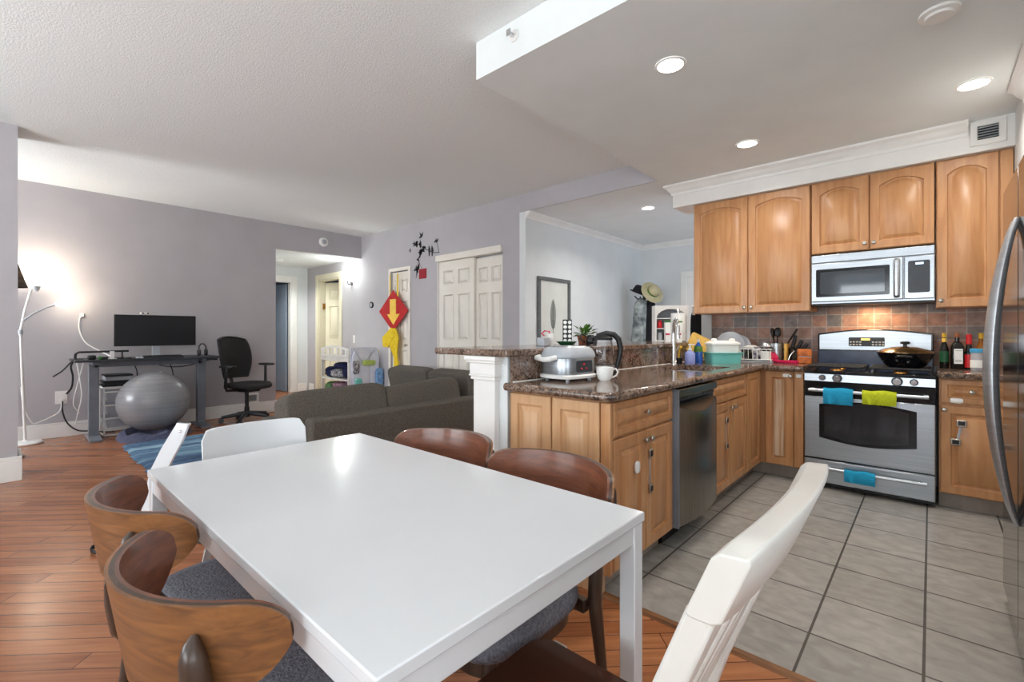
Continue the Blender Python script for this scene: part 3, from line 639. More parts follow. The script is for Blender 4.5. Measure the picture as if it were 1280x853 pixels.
for x in (-.585, -.035): g.box(x - .01, x + .01, sf - .03, sf, .158, .174)
obj('handle', g, M['steel'], dw)
g = G(); a, b = sx0 + .012, sx1 - .012; n = 21
prof = [(a + (b - a) * i / (n - 1), 1.212 + .036 * math.sin(PI * i / (n - 1))) for i in range(n)]
g.prism([(b, .92), (a, .92)] + prof, 'xz', 4.87, 4.952); bg = obj('backguard', g, M['gloss_black'], t, bev=.006)
g = G(); prof2 = [(a + .014 + (b - a - .028) * i / (n - 1), 1.2 + .036 * math.sin(PI * i / (n - 1))) for i in range(n)]
g.prism([(b - .014, 1.075), (a + .014, 1.075)] + prof2, 'xz', 4.862, 4.871); obj('fascia', g, M['steel_h'], bg)
g = G(); g.box(a + .005, b - .005, 4.866, 4.871, .925, 1.062); obj('riser', g, M['gritty'], bg)
g = G(); g.prism(rr(-.52, -.28, 1.105, 1.18, .008), 'xz', 4.858, 4.863); obj('control_display', g, M['black'], bg)
g = G(); g.box(-.435, -.375, 4.856, 4.859, 1.155, 1.172); obj('clock_digits', g, M['amberdisp'], bg)
g = G()
for i in range(4):
    for zz in (1.118, 1.14): g.sup((-.507 + i * .022, 4.857, zz), (.008, .002, .006), .5, .8, 10, 6); g.sup((-.355 + i * .022, 4.857, zz), (.008, .002, .006), .5, .8, 10, 6)
obj('touch_buttons', g, M['grey_pl'], bg)
for gx in (-.56, -.17):
    g = G(); x0, x1, ya, yb, z = gx - .17, gx + .17, sf + .07, 4.79, .952; r = .008
    for y in (ya, (ya + yb) / 2, yb): g.tube([(x0, y, z), (x1, y, z)], r, 6)
    for x in (x0, x1): g.tube([(x, ya, z), (x, yb, z)], r, 6)
    for cy in (ya + .1, yb - .1): 
        g.tube([(gx, cy - .09, z), (gx, cy + .09, z)], r, 6); g.tube([(gx - .16, cy, z), (gx + .16, cy, z)], r, 6)
    for x in (x0, x1):
        for y in (ya, yb): g.cyl((x, y, .92), (x, y, z), .007, n=6)
    obj('grate', g, M['iron'], t)
    for cy in (sf + .17, 4.69):
        g = G(); g.cyl((gx, cy, .919), (gx, cy, .928), .045, .04, n=18); bu = obj('burner', g, M['brass'], t)
        g = G(); g.cyl((gx, cy, .928), (gx, cy, .936), .03, .028, n=18); obj('burner_cap', g, M['iron'], bu)
# towels
def towel(x0, x1, yb, zt, front, back, mat, label, skew=0, yoff=.022):
    g = G(); rings = []; n = 9
    prof = [(yb + yoff, zt - back), (yb + yoff, zt - .01), (yb + .012, zt + .008), (yb, zt + .0125), (yb - .012, zt + .008), (yb - .02, zt - .012), (yb - .022, zt - front)]
    for i in range(n):
        x = x0 + (x1 - x0) * i / (n - 1)
        rings.append([(x + skew * (zt - z), y + .003 * math.sin(i * 1.7 + z * 30), z - .004 * math.sin(i * .9)) for y, z in prof] + [(x + skew * (zt - z), y + .004 + .003 * math.sin(i * 1.7 + z * 30), z - .005) for y, z in reversed(prof)])
    g.loft(rings); return tag(obj('towel', g, M[mat], smooth=60), label, 'towel')
towel(-.615, -.43, sf - .06, .785, .105, .05, 'blue_cloth', 'turquoise dish towel folded over the oven handle, left of the lime one')
towel(-.375, -.18, sf - .062, .785, .085, .04, 'green_cloth', 'lime green dish towel folded over the oven handle')
towel(-.485, -.30, sf - .042, .176, .075, .03, 'blue_cloth', 'turquoise dish towel folded over the lower drawer handle of the stove', yoff=.018)
# wok
t = thing('wok', 'black wok with glass-domed bronze lid on the right back burner', 'wok', (-.145, 4.6, .953))
g = G(); g.lathe((-.145, 4.6, .953), [(.0, 0), (.09, 0), (.12, .02), (.158, .085), (.17, .115), (.166, .117), (.0, .03)], 36); obj('pan', g, M['gloss_black'], t)
g = G(); g.lathe((-.145, 4.6, .953), [(.172, .115), (.172, .12), (.14, .137), (.08, .157), (.0, .165)], 36); obj('lid', g, M['ginger'], t)
g = G(); g.lathe((-.145, 4.6, .953), [(.012, .163), (.012, .178), (.028, .182), (.03, .194), (.022, .2), (0, .2)], 20); obj('lid_knob', g, M['black'], t)
g = G(); g.tube([(-.19, 4.435, 1.04), (-.18, 4.405, 1.045), (-.145, 4.395, 1.046), (-.11, 4.405, 1.045), (-.1, 4.435, 1.04)], .009, 8); obj('side_handle', g, M['black'], t)

# --- refrigerator
t = thing('refrigerator', 'polished dark stainless refrigerator with bowed door handles, at the right edge', 'refrigerator', (.6, 2.59, 0))
fx = .245
g = G(); g.box(fx + .075, .95, 2.095, 3.085, .03, 1.86); obj('cabinet', g, M['graphite'], t)
for k, (a, b, hy_) in enumerate(((2.587, 3.085, 2.62), (2.095, 2.582, 2.55))):
    g = G(); g.box(fx, fx + .07, a, b, .06, 1.86); d = obj('door', g, M['fridge'], t, bev=.008)
    g = G(); rings = []; n = 23
    for i in range(n):
        s = i / (n - 1); z = .5 + 1.15 * s; bow = math.sin(PI * s) ** .75; xo = fx - .004 - .068 * bow
        wv = .012 + .02 * math.sin(PI * s) ** .7; tk = .02 + .022 * math.sin(PI * s)
        rings.append([(xo + tk * .5 * math.cos(q) , hy_ + wv * math.sin(q), z) for q in [2 * PI * j / 12 for j in range(12)]])
    g.loft(rings); obj('handle', g, M['steel'], d)
g = G(); g.box(fx + .03, .9, 2.11, 3.07, 0, .055); obj('base_grille', g, M['black'], t)

# --- ceiling fittings
def downlight(x, y, label, r=.07, pw=6):
    t = thing('recessed_light', label, 'ceiling light', (x, y, ZK - .004))
    g = G(); n = 32
    rg = lambda q, z: [(x + q * math.cos(2 * PI * i / n), y + q * math.sin(2 * PI * i / n), z) for i in range(n)]
    g.loft([rg(r + .013, ZK - .0005), rg(r + .011, ZK - .006), rg(r, ZK - .007), rg(r - .002, ZK - .0005)], cap0=False, cap1=False); obj('trim_ring', g, M['trim'], t)
    g = G(); g.cyl((x, y, ZK - .004), (x, y, ZK - .001), r, n=n); obj('lens', g, M['lens'], t)
    area('downlight_lamp', (x, y, ZK - .012), (0, 0, 0), r * 2, r * 2, pw, (1, .95, .88), 'DISK', math.radians(150))
downlight(-1.075, 2.505, 'recessed ceiling light nearest the camera, over the peninsula end')
downlight(.19, 3.915, 'recessed ceiling light above the refrigerator, near the vent')
downlight(-1.073, 3.954, 'recessed ceiling light over the sink, near the cabinet crown')
downlight(-2.507, 5.2, 'recessed ceiling light in the foyer behind the bar', pw=12)
g = G(); g.lathe((.03, 2.93, ZK), [(.075, 0), (.075, -.012), (.055, -.016), (.05, -.026), (0, -.028)], 28); tag(obj('ceiling_cover', g, M['trim']), 'round white cover disc on the kitchen ceiling', 'ceiling cover')
g = G(); g.lathe((-2.35, 6.9, ZK), [(.07, 0), (.07, -.012), (.05, -.02), (0, -.022)], 24); tag(obj('ceiling_cover', g, M['grey_pl']), 'small round grey fitting on the foyer ceiling', 'ceiling cover')
t = thing('sprinkler', 'small white fire sprinkler on the near face of the dropped ceiling', 'sprinkler', (-1.69, 1.88, 2.84))
g = G(); g.cyl((-1.69, 1.889, 2.84), (-1.69, 1.88, 2.84), .032, n=20); obj('escutcheon', g, M['trim'], t)
g = G(); g.cyl((-1.69, 1.88, 2.84), (-1.69, 1.845, 2.84), .009, n=10); g.box(-1.705, -1.675, 1.842, 1.846, 2.822, 2.858); g.cyl((-1.704, 1.88, 2.84), (-1.702, 1.845, 2.84), .003, n=6); g.cyl((-1.676, 1.88, 2.84), (-1.678, 1.845, 2.84), .003, n=6); obj('head', g, M['chrome'], t)
t = thing('air_vent', 'white louvred air vent on the frieze above the right wall cabinet', 'air vent', (.288, 4.6, 2.53))
g = G(); P = pl('y-', 4.609); panel(g, P, .205, .385, 2.53, 2.7, .016, .036, 0, False); obj('frame', g, M['trim'], t)
g = G(); g.box(.243, .347, 4.601, 4.604, 2.57, 2.66); obj('opening', g, M['black'], t)
g = G()
for i in range(5): g.prism([(4.588, 2.572 + i * .018), (4.603, 2.582 + i * .018), (4.603, 2.585 + i * .018), (4.588, 2.575 + i * .018)], 'yz', .243, .347)
obj('louvres', g, M['grey_pl'], t)

# ================================================================ THINGS ON THE COUNTERS
def bottle(name, label, c, prof, mat, group=None, n=20, cat='bottle', sx=1, sy=1):
    t = thing(name, label, cat, c, group); g = G(); g.lathe(c, prof, n, sx, sy); obj('body', g, M[mat], t); return t
def ring_part(t, name, c, prof, mat, n=20, sx=1, sy=1):
    g = G(); g.lathe(c, prof, n, sx, sy); return obj(name, g, M[mat], t)
# rice cooker
cx, cy = -1.55, 2.2; W_, D_ = .155, .14
t = thing('rice_cooker', 'silver rice cooker with white base and side handle, on the near peninsula counter', 'rice cooker', (cx, cy, CT))
Rr = Matrix.Rotation(math.radians(-8), 3, 'Z')
def sring(rx, ry, z, e=.55, n=36):
    p = lambda q: math.copysign(abs(q) ** e, q); out = []
    for i in range(n):
        v = Rr @ Vector((rx * p(math.cos(2 * PI * i / n)), ry * p(math.sin(2 * PI * i / n)), 0)); out.append((cx + v.x, cy + v.y, CT + z))
    return out
g = G(); g.loft([sring(.10, .12, .012), sring(.125, .148, .016), sring(.128, .152, .03), sring(.12, .142, .037)]); obj('base', g, M['white_pl'], t)
g = G(); g.loft([sring(.116, .138, .036), sring(.118, .14, .05), sring(.118, .14, .125), sring(.116, .138, .13)]); obj('body', g, M['steel_h'], t)
g = G(); g.loft([sring(.119, .142, .128), sring(.122, .146, .134), sring(.12, .144, .15), sring(.108, .128, .178), sring(.092, .108, .188), sring(.06, .07, .19)]); ld = obj('lid', g, M['grey_pl'], t)
g = G(); g.loft([sring(.09, .1, .187), sring(.084, .094, .194), sring(.045, .05, .195)]); obj('lid_plate', g, M['steel'], ld)
v = lambda x, y, z: tuple(Vector((cx, cy, CT)) + Rr @ Vector((x, y, 0)) + Vector((0, 0, z)))
g = G(); g.tube([v(-.09, -.138, .133), v(-.085, -.172, .128), v(-.02, -.18, .12), v(.03, -.176, .125), v(.04, -.138, .133)], .012, 10, flat=1.2); obj('handle', g, M['white_pl'], t)
g = G(); g.loft([[v(.1195, y, z) for y, z in rr(-.06, .07, .05, .115, .01)], [v(.115, y, z) for y, z in rr(-.06, .07, .05, .115, .01)]]); pn = obj('control_panel', g, M['graphite'], t)
for y, z in ((-.02, .07), (.02, .07), (0, .095)):
    g = G(); g.sup(v(.12, y, z), (.006, .008, .006), 1, 1, 10, 6); obj('button', g, M['capred'], pn)
for x, y in ((-.08, -.09), (.08, -.09), (-.08, .09), (.08, .09)):
    g = G(); g.cyl(v(x, y, 0), v(x, y, .016), .011, n=12); obj('foot', g, M['grey_pl'], t)
# mug
mx, my = -1.36, 2.285
t = thing('mug', 'cream coffee mug beside the rice cooker', 'mug', (mx, my, CT))
g = G(); g.lathe((mx, my, CT), [(0, 0), (.028, 0), (.038, .012), (.046, .04), (.048, .075), (.045, .076), (.042, .04), (.03, .014), (0, .012)], 28); obj('body', g, M['white_pl'], t)
g = G(); a = Vector((mx, my, CT)); dr_ = Vector((.75, .66, 0)); g.tube([a + dr_ * .044 + Vector((0, 0, .064)), a + dr_ * .062 + Vector((0, 0, .066)), a + dr_ * .074 + Vector((0, 0, .05)), a + dr_ * .066 + Vector((0, 0, .03)), a + dr_ * .042 + Vector((0, 0, .018))], .005, 8); obj('handle', g, M['white_pl'], t)
# kettle
kx, ky = -1.58, 2.62; c = (kx, ky, CT)
t = thing('kettle', 'glass electric kettle with black lid and big black handle, behind the mug', 'kettle', c)
ring_part(t, 'base', c, [(.085, 0), (.09, .01), (.088, .024), (.08, .03)], 'black', 28)
ring_part(t, 'steel_band', c, [(.08, .03), (.083, .034), (.083, .06), (.08, .062)], 'steel', 28)
g = G(); g.lathe(c, [(.079, .062), (.081, .08), (.076, .15), (.064, .225), (.061, .225), (.073, .15), (.077, .08), (.074, .064)], 28); obj('jug', g, M['glass'], t)
ring_part(t, 'lid', c, [(.066, .222), (.068, .235), (.05, .25), (.02, .255), (0, .255)], 'black', 28)
g = G(); dk = Vector((.78, .62, 0)).normalized(); a = Vector(c)
pts = [a + dk * q + Vector((0, 0, z)) for q, z in ((-.035, .25), (.03, .264), (.075, .258), (.105, .228), (.118, .175), (.112, .115), (.098, .06), (.082, .025))]
g.tube(pts, .014, 10, rr=[.014, .02, .019, .019, .018, .017, .016, .014]); obj('handle', g, M['black'], t)
g = G(); g.sup(a - dk * .068 + Vector((0, 0, .215)), (.022, .022, .02), .8, .8, 12, 8); obj('spout', g, M['black'], t)
# things on the bar top
BT = 1.128
g = G(); g.box(-2.03, -1.965, 2.505, 2.57, BT, BT + .058); tag(obj('box', g, M['grey_pl'], bev=.004), 'small light grey box on the bar top below the feather picture', 'box')
c = (-2.0, 2.63, BT); t = thing('cup', 'white cup with pink curly straw on the bar top, beside a grey box', 'cup', c)
g = G(); g.lathe(c, [(0, 0), (.02, 0), (.03, .085), (.027, .085), (.018, .006), (0, .005)], 18); obj('body', g, M['white_pl'], t)
g = G(); g.tube([(c[0] + .01, c[1], BT + .03), (c[0] - .01, c[1] - .01, BT + .1), (c[0] - .035, c[1] - .03, BT + .105), (c[0] - .05, c[1] - .045, BT + .085), (c[0] - .03, c[1] - .04, BT + .07)], .005, 8); obj('straw', g, M['pink'], t)
c = (-1.93, 2.72, BT); t = thing('bowl', 'shallow dark green bowl on the bar top beside the pod rack', 'bowl', c)
g = G(); g.lathe(c, [(0, 0), (.04, 0), (.075, .028), (.072, .029), (.038, .006), (0, .005)], 22); obj('body', g, M['dkgreen'], t)
c = (-2.02, 2.855, BT); t = thing('pod_rack', 'tall black rack of white coffee pods on the bar top, left of the plant', 'coffee pod rack', c)
g = G(); Rp = Matrix.Translation(c) @ Matrix.Rotation(math.radians(40), 4, 'Z')
g.box(-.034, .034, -.012, .012, 0, .19); g.box(-.05, .05, -.04, .04, 0, .008); g.xf(Rp); obj('stand', g, M['black'], t, bev=.003)
for i in range(5):
    for s in (-.017, .017):
        g = G(); g.cyl((s, -.014, .032 + i * .034), (s, -.022, .032 + i * .034), .013, n=12); g.xf(Rp); obj('coffee_pod', g, M['paper'], t)
c = (-2.0, 3.05, BT); t = thing('potted_plant', 'small green leafy plant in a terracotta pot on the bar top, behind the kettle', 'plant', c)
ring_part(t, 'pot', c, [(0, 0), (.04, 0), (.052, .06), (.055, .062), (.055, .07), (.048, .07), (.045, .055), (0, .055)], 'terra', 18)
g = G(); rnd = random.Random(5)
for i in range(34):
    an = rnd.uniform(0, 2 * PI); el = rnd.uniform(-.1, 1.2); r = rnd.uniform(.05, .1)
    o = Vector(c) + Vector((0, 0, .07)); p = o + Vector((math.cos(an) * math.cos(el), math.sin(an) * math.cos(el), math.sin(el) * .9)) * r
    d_ = (p - o).normalized(); sd = d_.cross(Vector((0, 0, 1))).normalized(); L_ = .03
    nn = sd.cross(d_).normalized() * .006
    g.add([p - d_ * L_, p + sd * L_ * .55 + nn, p + d_ * L_ * 1.1 - nn, p - sd * L_ * .55 + nn, p - nn * .3], [(0, 1, 4), (1, 2, 4), (2, 3, 4), (3, 0, 4)])
    g.tube([o, o.lerp(p, .6) + Vector((0, 0, .008)), p - d_ * L_], .002, 5)
obj('foliage', g, M['leaf'], t)
c = (-1.86, 2.93, BT); t = thing('watering_can', 'small black jug on the bar top beside the potted plant', 'jug', c)
g = G(); g.lathe(c, [(0, 0), (.035, 0), (.04, .03), (.03, .06), (.02, .075), (0, .075)], 18); obj('body', g, M['black'], t)
g = G(); g.tube([(c[0] - .02, c[1] - .02, BT + .06), (c[0] - .05, c[1] - .05, BT + .085), (c[0] - .06, c[1] - .06, BT + .05), (c[0] - .03, c[1] - .03, BT + .02)], .006, 8); obj('handle', g, M['black'], t)
# far end of the bar: shelf, paper towels, cartons
c = (-2.03, 4.72, BT); t = thing('shelf_organizer', 'white arched countertop shelf with small jars, at the far end of the bar', 'shelf', c)
Ra = Matrix.Translation(c) @ Matrix.Rotation(math.radians(38), 4, 'Z')
def rect_poly(hw, h, k=9): return [(hw, 0), (hw, h * .72)] + [(hw * (1 - 2 * i / (k - 1)), h) for i in range(k)] + [(-hw, h * .72), (-hw, 0)]
def arch_poly(hw, h, k=9): return [(hw, 0), (hw, h * .72)] + [(hw * math.cos(a_), h * .72 + h * .28 * math.sin(a_)) for a_ in arc(k, .15, PI - .15)] + [(-hw, h * .72), (-hw, 0)]
g = G(); o_ = rect_poly(.17, .372); i_ = [(x * .9, max(.012, z * .93 - .005)) for x, z in arch_poly(.17, .37)]
g.loft([[(x, -.07, z) for x, z in i_], [(x, -.075, z) for x, z in o_], [(x, .07, z) for x, z in o_], [(x, .07, z) for x, z in i_], [(x, -.07, z) for x, z in i_]], cap0=False, cap1=False); g.xf(Ra); obj('frame', g, M['white_pl'], t)
g = G(); g.prism(i_, 'xz', .055, .065); g.xf(Ra); obj('back_panel', g, M['grey_metal'], t)
for z in (.13, .235):
    g = G(); g.box(-.155, .155, -.065, .06, z, z + .008); g.xf(Ra); obj('shelf_board', g, M['white_pl'], t)
Rw = lambda x, y, z: tuple(Ra @ Vector((x, y, z)))
for k, (x, z, mt_) in enumerate(((-.11, .138, 'capred'), (-.11, .012, 'grey_pl'), (-.05, .012, 'dkglass'))):
    c2 = Rw(x, -.02, z + .001); g = G(); g.lathe(c2, [(0, 0), (.024, 0), (.024, .06), (.018, .066), (.018, .08), (0, .08)], 14)
    tag(obj('jar', g, M[mt_]), ('small red jar on the middle shelf of the white arched shelf', 'small grey jar on the lowest shelf of the white arched shelf', 'small black jar on the lowest shelf of the white arched shelf')[k], 'jar')
c = (-1.83, 4.45, BT); t = thing('paper_towel_holder', 'roll of white paper towels on an upright steel holder, on the bar top', 'paper towels', c)
g = G(); g.lathe(c, [(0, 0), (.07, 0), (.07, .01), (.012, .014), (.008, .02), (.008, .3), (.013, .305), (.013, .325), (0, .33)], 20); obj('holder', g, M['chrome'], t)
g = G(); g.lathe(c, [(.02, .016), (.068, .016), (.069, .02), (.069, .275), (.068, .28), (.02, .28)], 28); obj('paper_roll', g, M['paper'], t)
for k, (x, y, lab) in enumerate(((-1.80, 4.13, 'tall white and green carton on the bar top, left of the faucet'), (-1.75, 4.27, 'tall white and green carton on the bar top, partly behind the faucet'))):
    c = (x, y, BT); t = thing('carton', lab, 'carton', c); Rc = Matrix.Translation(c) @ Matrix.Rotation(math.radians(40), 4, 'Z')
    g = G(); g.box(-.024, .024, -.024, .024, 0, .19); g.xf(Rc); obj('box', g, M['paper'], t, bev=.003)
    g = G(); g.box(-.025, .025, -.025, .025, .185, .2); g.xf(Rc); obj('lid', g, M['green'], t, bev=.002)
    g = G(); g.box(-.025, .014, -.0255, -.0245, .07, .085); g.xf(Rc); obj('printed_band', g, M['pink'], t)
# faucet
c = (-1.615, 3.83, CT); t = thing('faucet', 'chrome pull-down kitchen faucet behind the sink', 'faucet', c)
g = G(); g.lathe(c, [(.028, 0), (.028, .008), (.024, .014), (.02, .12), (.016, .2), (.015, .26)], 20); obj('body', g, M['chrome'], t)
g = G(); pts = [(c[0] + q * .62, c[1] - q * .78, CT + z) for q, z in ((0, .255), (.004, .33), (.03, .375), (.07, .385), (.11, .365), (.128, .31), (.13, .22))]
g.tube(pts, .013, 10, rr=[.013, .012, .012, .012, .012, .014, .016]); obj('spout', g, M['chrome'], t)
g = G(); g.tube([(c[0], c[1] + .02, CT + .1), (c[0], c[1] + .05, CT + .115), (c[0] + .01, c[1] + .1, CT + .15)], .007, 8); obj('lever', g, M['chrome'], t)
# cutting board leaning on the upstand
g = G(); g.prism(rr(-.13, .13, 0, .19, .02), 'xz', -.009, .009)
g.xf(Matrix.Translation((-1.60, 4.33, CT + .002)) @ Matrix.Rotation(math.radians(40), 4, 'Z') @ Matrix.Rotation(math.radians(-12), 4, 'X') @ Matrix.Rotation(math.radians(28), 4, 'Y') )
zmin = min(v[2] for v in g.v); g.xf(Matrix.Translation((0, 0, CT + .001 - zmin)))
tag(obj('cutting_board', g, M['bamboo'], bev=.004), 'bamboo cutting board leaning upright behind the soap bottles', 'cutting board')
# soaps
c = (-1.535, 3.98, CT); t = thing('soap_dispenser', 'lavender hand soap pump bottle beside the sink', 'soap dispenser', c)
g = G(); g.lathe(c, [(0, 0), (.04, 0), (.043, .01), (.043, .09), (.03, .108), (.014, .114), (.014, .12)], 20); obj('bottle', g, M['lavender'], t)
g = G(); g.lathe(c, [(.016, .118), (.016, .134), (.006, .136), (.006, .16), (.014, .162), (.014, .172), (0, .174)], 14); g.box(c[0], c[0] + .04, c[1] - .006, c[1] + .006, CT + .163, CT + .172); obj('pump', g, M['white_pl'], t)
c = (-1.53, 4.16, CT); t = thing('dish_soap_bottle', 'blue dish soap bottle with green label, right of the lavender pump bottle', 'soap bottle', c)
g = G(); g.lathe(c, [(0, 0), (.036, 0), (.038, .01), (.036, .1), (.028, .15), (.012, .18), (.012, .186)], 20, 1, .7); obj('bottle', g, M['blue_soap'], t)
g = G(); g.lathe(c, [(.0385, .1), (.037, .12), (.033, .15), (.031, .15)], 20, 1.02, .74); obj('label', g, M['leaf'], t)
g = G(); g.lathe(c, [(.014, .184), (.013, .205), (.005, .21), (.004, .22), (0, .22)], 14); obj('cap', g, M['clear_pl'], t)
c = (-1.63, 3.97, CT); t = thing('dish_brush', 'yellow and black dish brush standing beside the faucet', 'brush', c)
g = G(); g.lathe(c, [(0, 0), (.03, 0), (.034, .05), (.03, .052), (0, .05)], 14); obj('holder', g, M['black'], t)
g = G(); g.tube([(c[0], c[1], CT + .05), (c[0] + .005, c[1] + .01, CT + .13)], .008, 8); g.sup((c[0] + .006, c[1] + .012, CT + .14), (.022, .022, .016), .8, 1, 12, 8); obj('brush', g, M['capyellow'], t)
# teal tub with white pot
tcx, tcy = -1.37, 4.3; Rt = Matrix.Translation((tcx, tcy, CT)) @ Matrix.Rotation(math.radians(42), 4, 'Z')
t = thing('dish_tub', 'turquoise rectangular dish tub on the counter beside the sink', 'tub', (tcx, tcy, CT))
def rrect(hx, hy, r, z): return [(x, y, z) for x, y in rr(-hx, hx, -hy, hy, r)]
g = G(); g.loft([rrect(.125, .085, .02, 0), rrect(.135, .095, .02, .085), rrect(.15, .11, .025, .09), rrect(.15, .11, .025, .096), rrect(.133, .093, .02, .096), rrect(.12, .08, .02, .006)]); g.xf(Rt); obj('tub', g, M['teal'], t)
t = thing('container', 'white lidded plastic container sitting in the turquoise tub', 'container', (tcx, tcy, CT + .008))
g = G(); g.loft([rrect(.112, .074, .03, .008), rrect(.122, .084, .03, .16), rrect(.128, .09, .03, .165)]); g.xf(Rt); obj('body', g, M['white_pl'], t)
g = G(); g.loft([rrect(.13, .092, .03, .164), rrect(.13, .092, .03, .178), rrect(.1, .07, .03, .195), rrect(.07, .05, .02, .2)]); g.xf(Rt); l_ = obj('lid', g, M['white_pl'], t)
for s in (-.075, .085):
    g = G(); g.sup((s, 0, .198), (.022, .03, .022), .7, .7, 14, 8); g.xf(Rt); obj('lid_lug', g, M['white_pl'], l_)
# dish rack with dishes
rx, ry = -1.27, 4.72; Rk = Matrix.Translation((rx, ry, CT)) @ Matrix.Rotation(math.radians(14), 4, 'Z'); rk = lambda x, y, z: tuple(Rk @ Vector((x, y, z)))
t = thing('dish_rack', 'white dish rack holding drying dishes in the counter corner', 'dish rack', (rx, ry, CT))
g = G()
for z in (.025, .12): g.tube([rk(*p, z) for p in ((-.19, -.13), (.19, -.13), (.19, .13), (-.19, .13), (-.19, -.13))], .005, 6)
for i in range(11):
    x = -.18 + i * .036; g.tube([rk(x, -.13, .12), rk(x, -.13, .025), rk(x, .13, .025), rk(x, .13, .12)], .0028, 5)
for x in (-.18, .18):
    for y in (-.12, .12): g.cyl(rk(x, y, 0), rk(x, y, .025), .007, n=8)
obj('rack', g, M['white_pl'], t)
g = G(); g.box(-.2, .2, -.14, .14, .002, .01); g.xf(Rk); obj('drip_tray', g, M['grey_pl'], t)
g = G(); g.loft([[(x, y, z) for x, y in rr(-.05 * k, .05 * k, -.045 * k, .045 * k, .01)] for k, z in ((.7, .03), (.8, .11), (.75, .11), (.65, .04))]); g.xf(Matrix.Translation(rk(.14, -.09, -.01))); obj('cutlery_cup', g, M['white_pl'], t)
def disc(name, label, cat, c, r, mat, tilt, rz, dp=.012):
    g = G(); g.lathe((0, 0, 0), [(0, 0), (r * .6, 0), (r * .66, dp * .4), (r, dp), (r * 1.0, dp + .003), (r * .62, .004), (0, .004)], 30)
    g.xf(Matrix.Translation(c) @ Matrix.Rotation(rz, 4, 'Z') @ Matrix.Rotation(tilt, 4, 'X')); return tag(obj(name, g, M[mat]), label, cat)
disc('plate', 'large pale clear plate standing on edge behind the white container', 'plate', rk(-.16, .07, .155), .125, 'clear_pl', math.radians(78), math.radians(14))
disc('plate', 'clear glass lid standing on edge in the dish rack, right of the large clear plate', 'pan lid', rk(-.09, .1, .14), .11, 'clear_pl', math.radians(80), math.radians(14))
for k, (x, y, r, h, mt_, lab) in enumerate(((-.02, -.04, .055, .09, 'dkglass', 'dark glass bowl upturned in the dish rack'), (.06, .02, .05, .11, 'greyp', 'patterned grey cup upturned in the dish rack'), (.13, .04, .045, .1, 'dkglass', 'black cup at the right end of the dish rack'), (-.09, -.06, .05, .07, 'white_pl', 'small white bowl at the left front of the dish rack'))):
    c = rk(x, y, .028); g = G(); g.lathe(c, [(r, 0), (r * .98, h * .5), (r * .6, h), (0, h)], 20); tag(obj('bowl' if k in (0, 3) else 'cup', g, M[mt_]), lab, 'bowl' if k in (0, 3) else 'cup')
g = G(); c = rk(.02, .06, .12); g.lathe(c, [(0, 0), (.07, 0), (.075, .012), (.03, .03), (.0, .032)], 22); tag(obj('bowl', g, M['paper']), 'white and red rimmed bowl lying on top of the dish rack', 'bowl')
c = rk(.14, .06, .13); g = G(); g.lathe(c, [(.055, 0), (.06, .01), (.05, .04), (.02, .06), (0, .062)], 22); tag(obj('strainer', g, M['steel']), 'steel mesh strainer upturned on the right end of the dish rack', 'strainer')
# utensil holder
c = (-1.06, 4.83, CT); t = thing('utensil_holder', 'perforated steel utensil holder in the counter corner', 'utensil holder', c)
g = G(); g.lathe(c, [(0, 0), (.05, 0), (.05, .17), (.052, .172), (.047, .172), (.047, .008), (0, .008)], 24); obj('cylinder', g, M['steel'], t)
g = G()
for i in range(8):
    for j in range(7):
        a_ = -PI / 2 + (i - 3.5) * .22; g.cyl((c[0] + .0495 * math.cos(a_), c[1] + .0495 * math.sin(a_), CT + .03 + j * .018), (c[0] + .0508 * math.cos(a_), c[1] + .0508 * math.sin(a_), CT + .03 + j * .018), .0035, n=6)
obj('holes', g, M['black'], t)
def utensil(label, dx, dy, L_, head, rz):
    b = Vector(c) + Vector((0, 0, .02)); e = Vector((c[0] + dx, c[1] + dy, CT + L_)); g = G(); g.tube([b, b.lerp(e, .5), e], .006, 8)
    d_ = (e - b).normalized(); q = d_.to_track_quat('Z', 'Y').to_matrix() @ Matrix.Rotation(rz, 3, 'Z')
    if head == 'spoon': g.sup(e + d_ * .035, (.03, .012, .045), .9, 1, 16, 8, rot=q)
    else: g.sup(e + d_ * .05, (.035, .004, .06), .4, .6, 16, 8, rot=q)
    return tag(obj('ladle' if head == 'spoon' else 'spatula', g, M['black']), label, 'ladle' if head == 'spoon' else 'spatula')
utensil('black ladle leaning left in the steel utensil holder', -.035, .03, .235, 'spoon', .4)
utensil('black spoon upright in the middle of the steel utensil holder', .0, .035, .24, 'spoon', .2)
utensil('black slotted spatula leaning far right out of the utensil holder', .11, .01, .21, 'spat', .3)
g = G(); g.box(-.99, -.968, 4.78, 4.9, CT, CT + .17); tag(obj('trivet', g, M['bamboo'], bev=.004), 'narrow wooden board standing right of the utensil holder', 'board')
# knife block
kc = Vector((-.93, 4.86, CT)); t = thing('knife_block', 'black knife block right of the wooden board', 'knife block', kc)
g = G(); g.prism([(-.06, 0), (.05, 0), (.06, .1), (-.005, .14)], 'yz', -.035, .035); g.xf(Matrix.Translation(kc) @ Matrix.Rotation(math.radians(40), 4, 'Z') @ Matrix.Rotation(0, 4, 'X')); obj('block', g, M['gloss_black'], t, bev=.004)
for k, (dx, dz, ln, lab) in enumerate(((-.012, .115, .13, 'longest black-handled knife, leftmost in the knife block'), (.022, .1, .1, 'black-handled knife in the middle of the knife block'), (.048, .08, .09, 'short black-handled knife, rightmost in the knife block'))):
    b = kc + Vector((dx, -.01, dz)); e = b + Vector((.035 + k * .014, -.008, ln)); g = G(); g.tube([b, b.lerp(e, .4), e], .01, 8, rr=[.007, .011, .009], flat=1.5); kn = tag(obj('knife', g, M['black']), lab, 'knife')
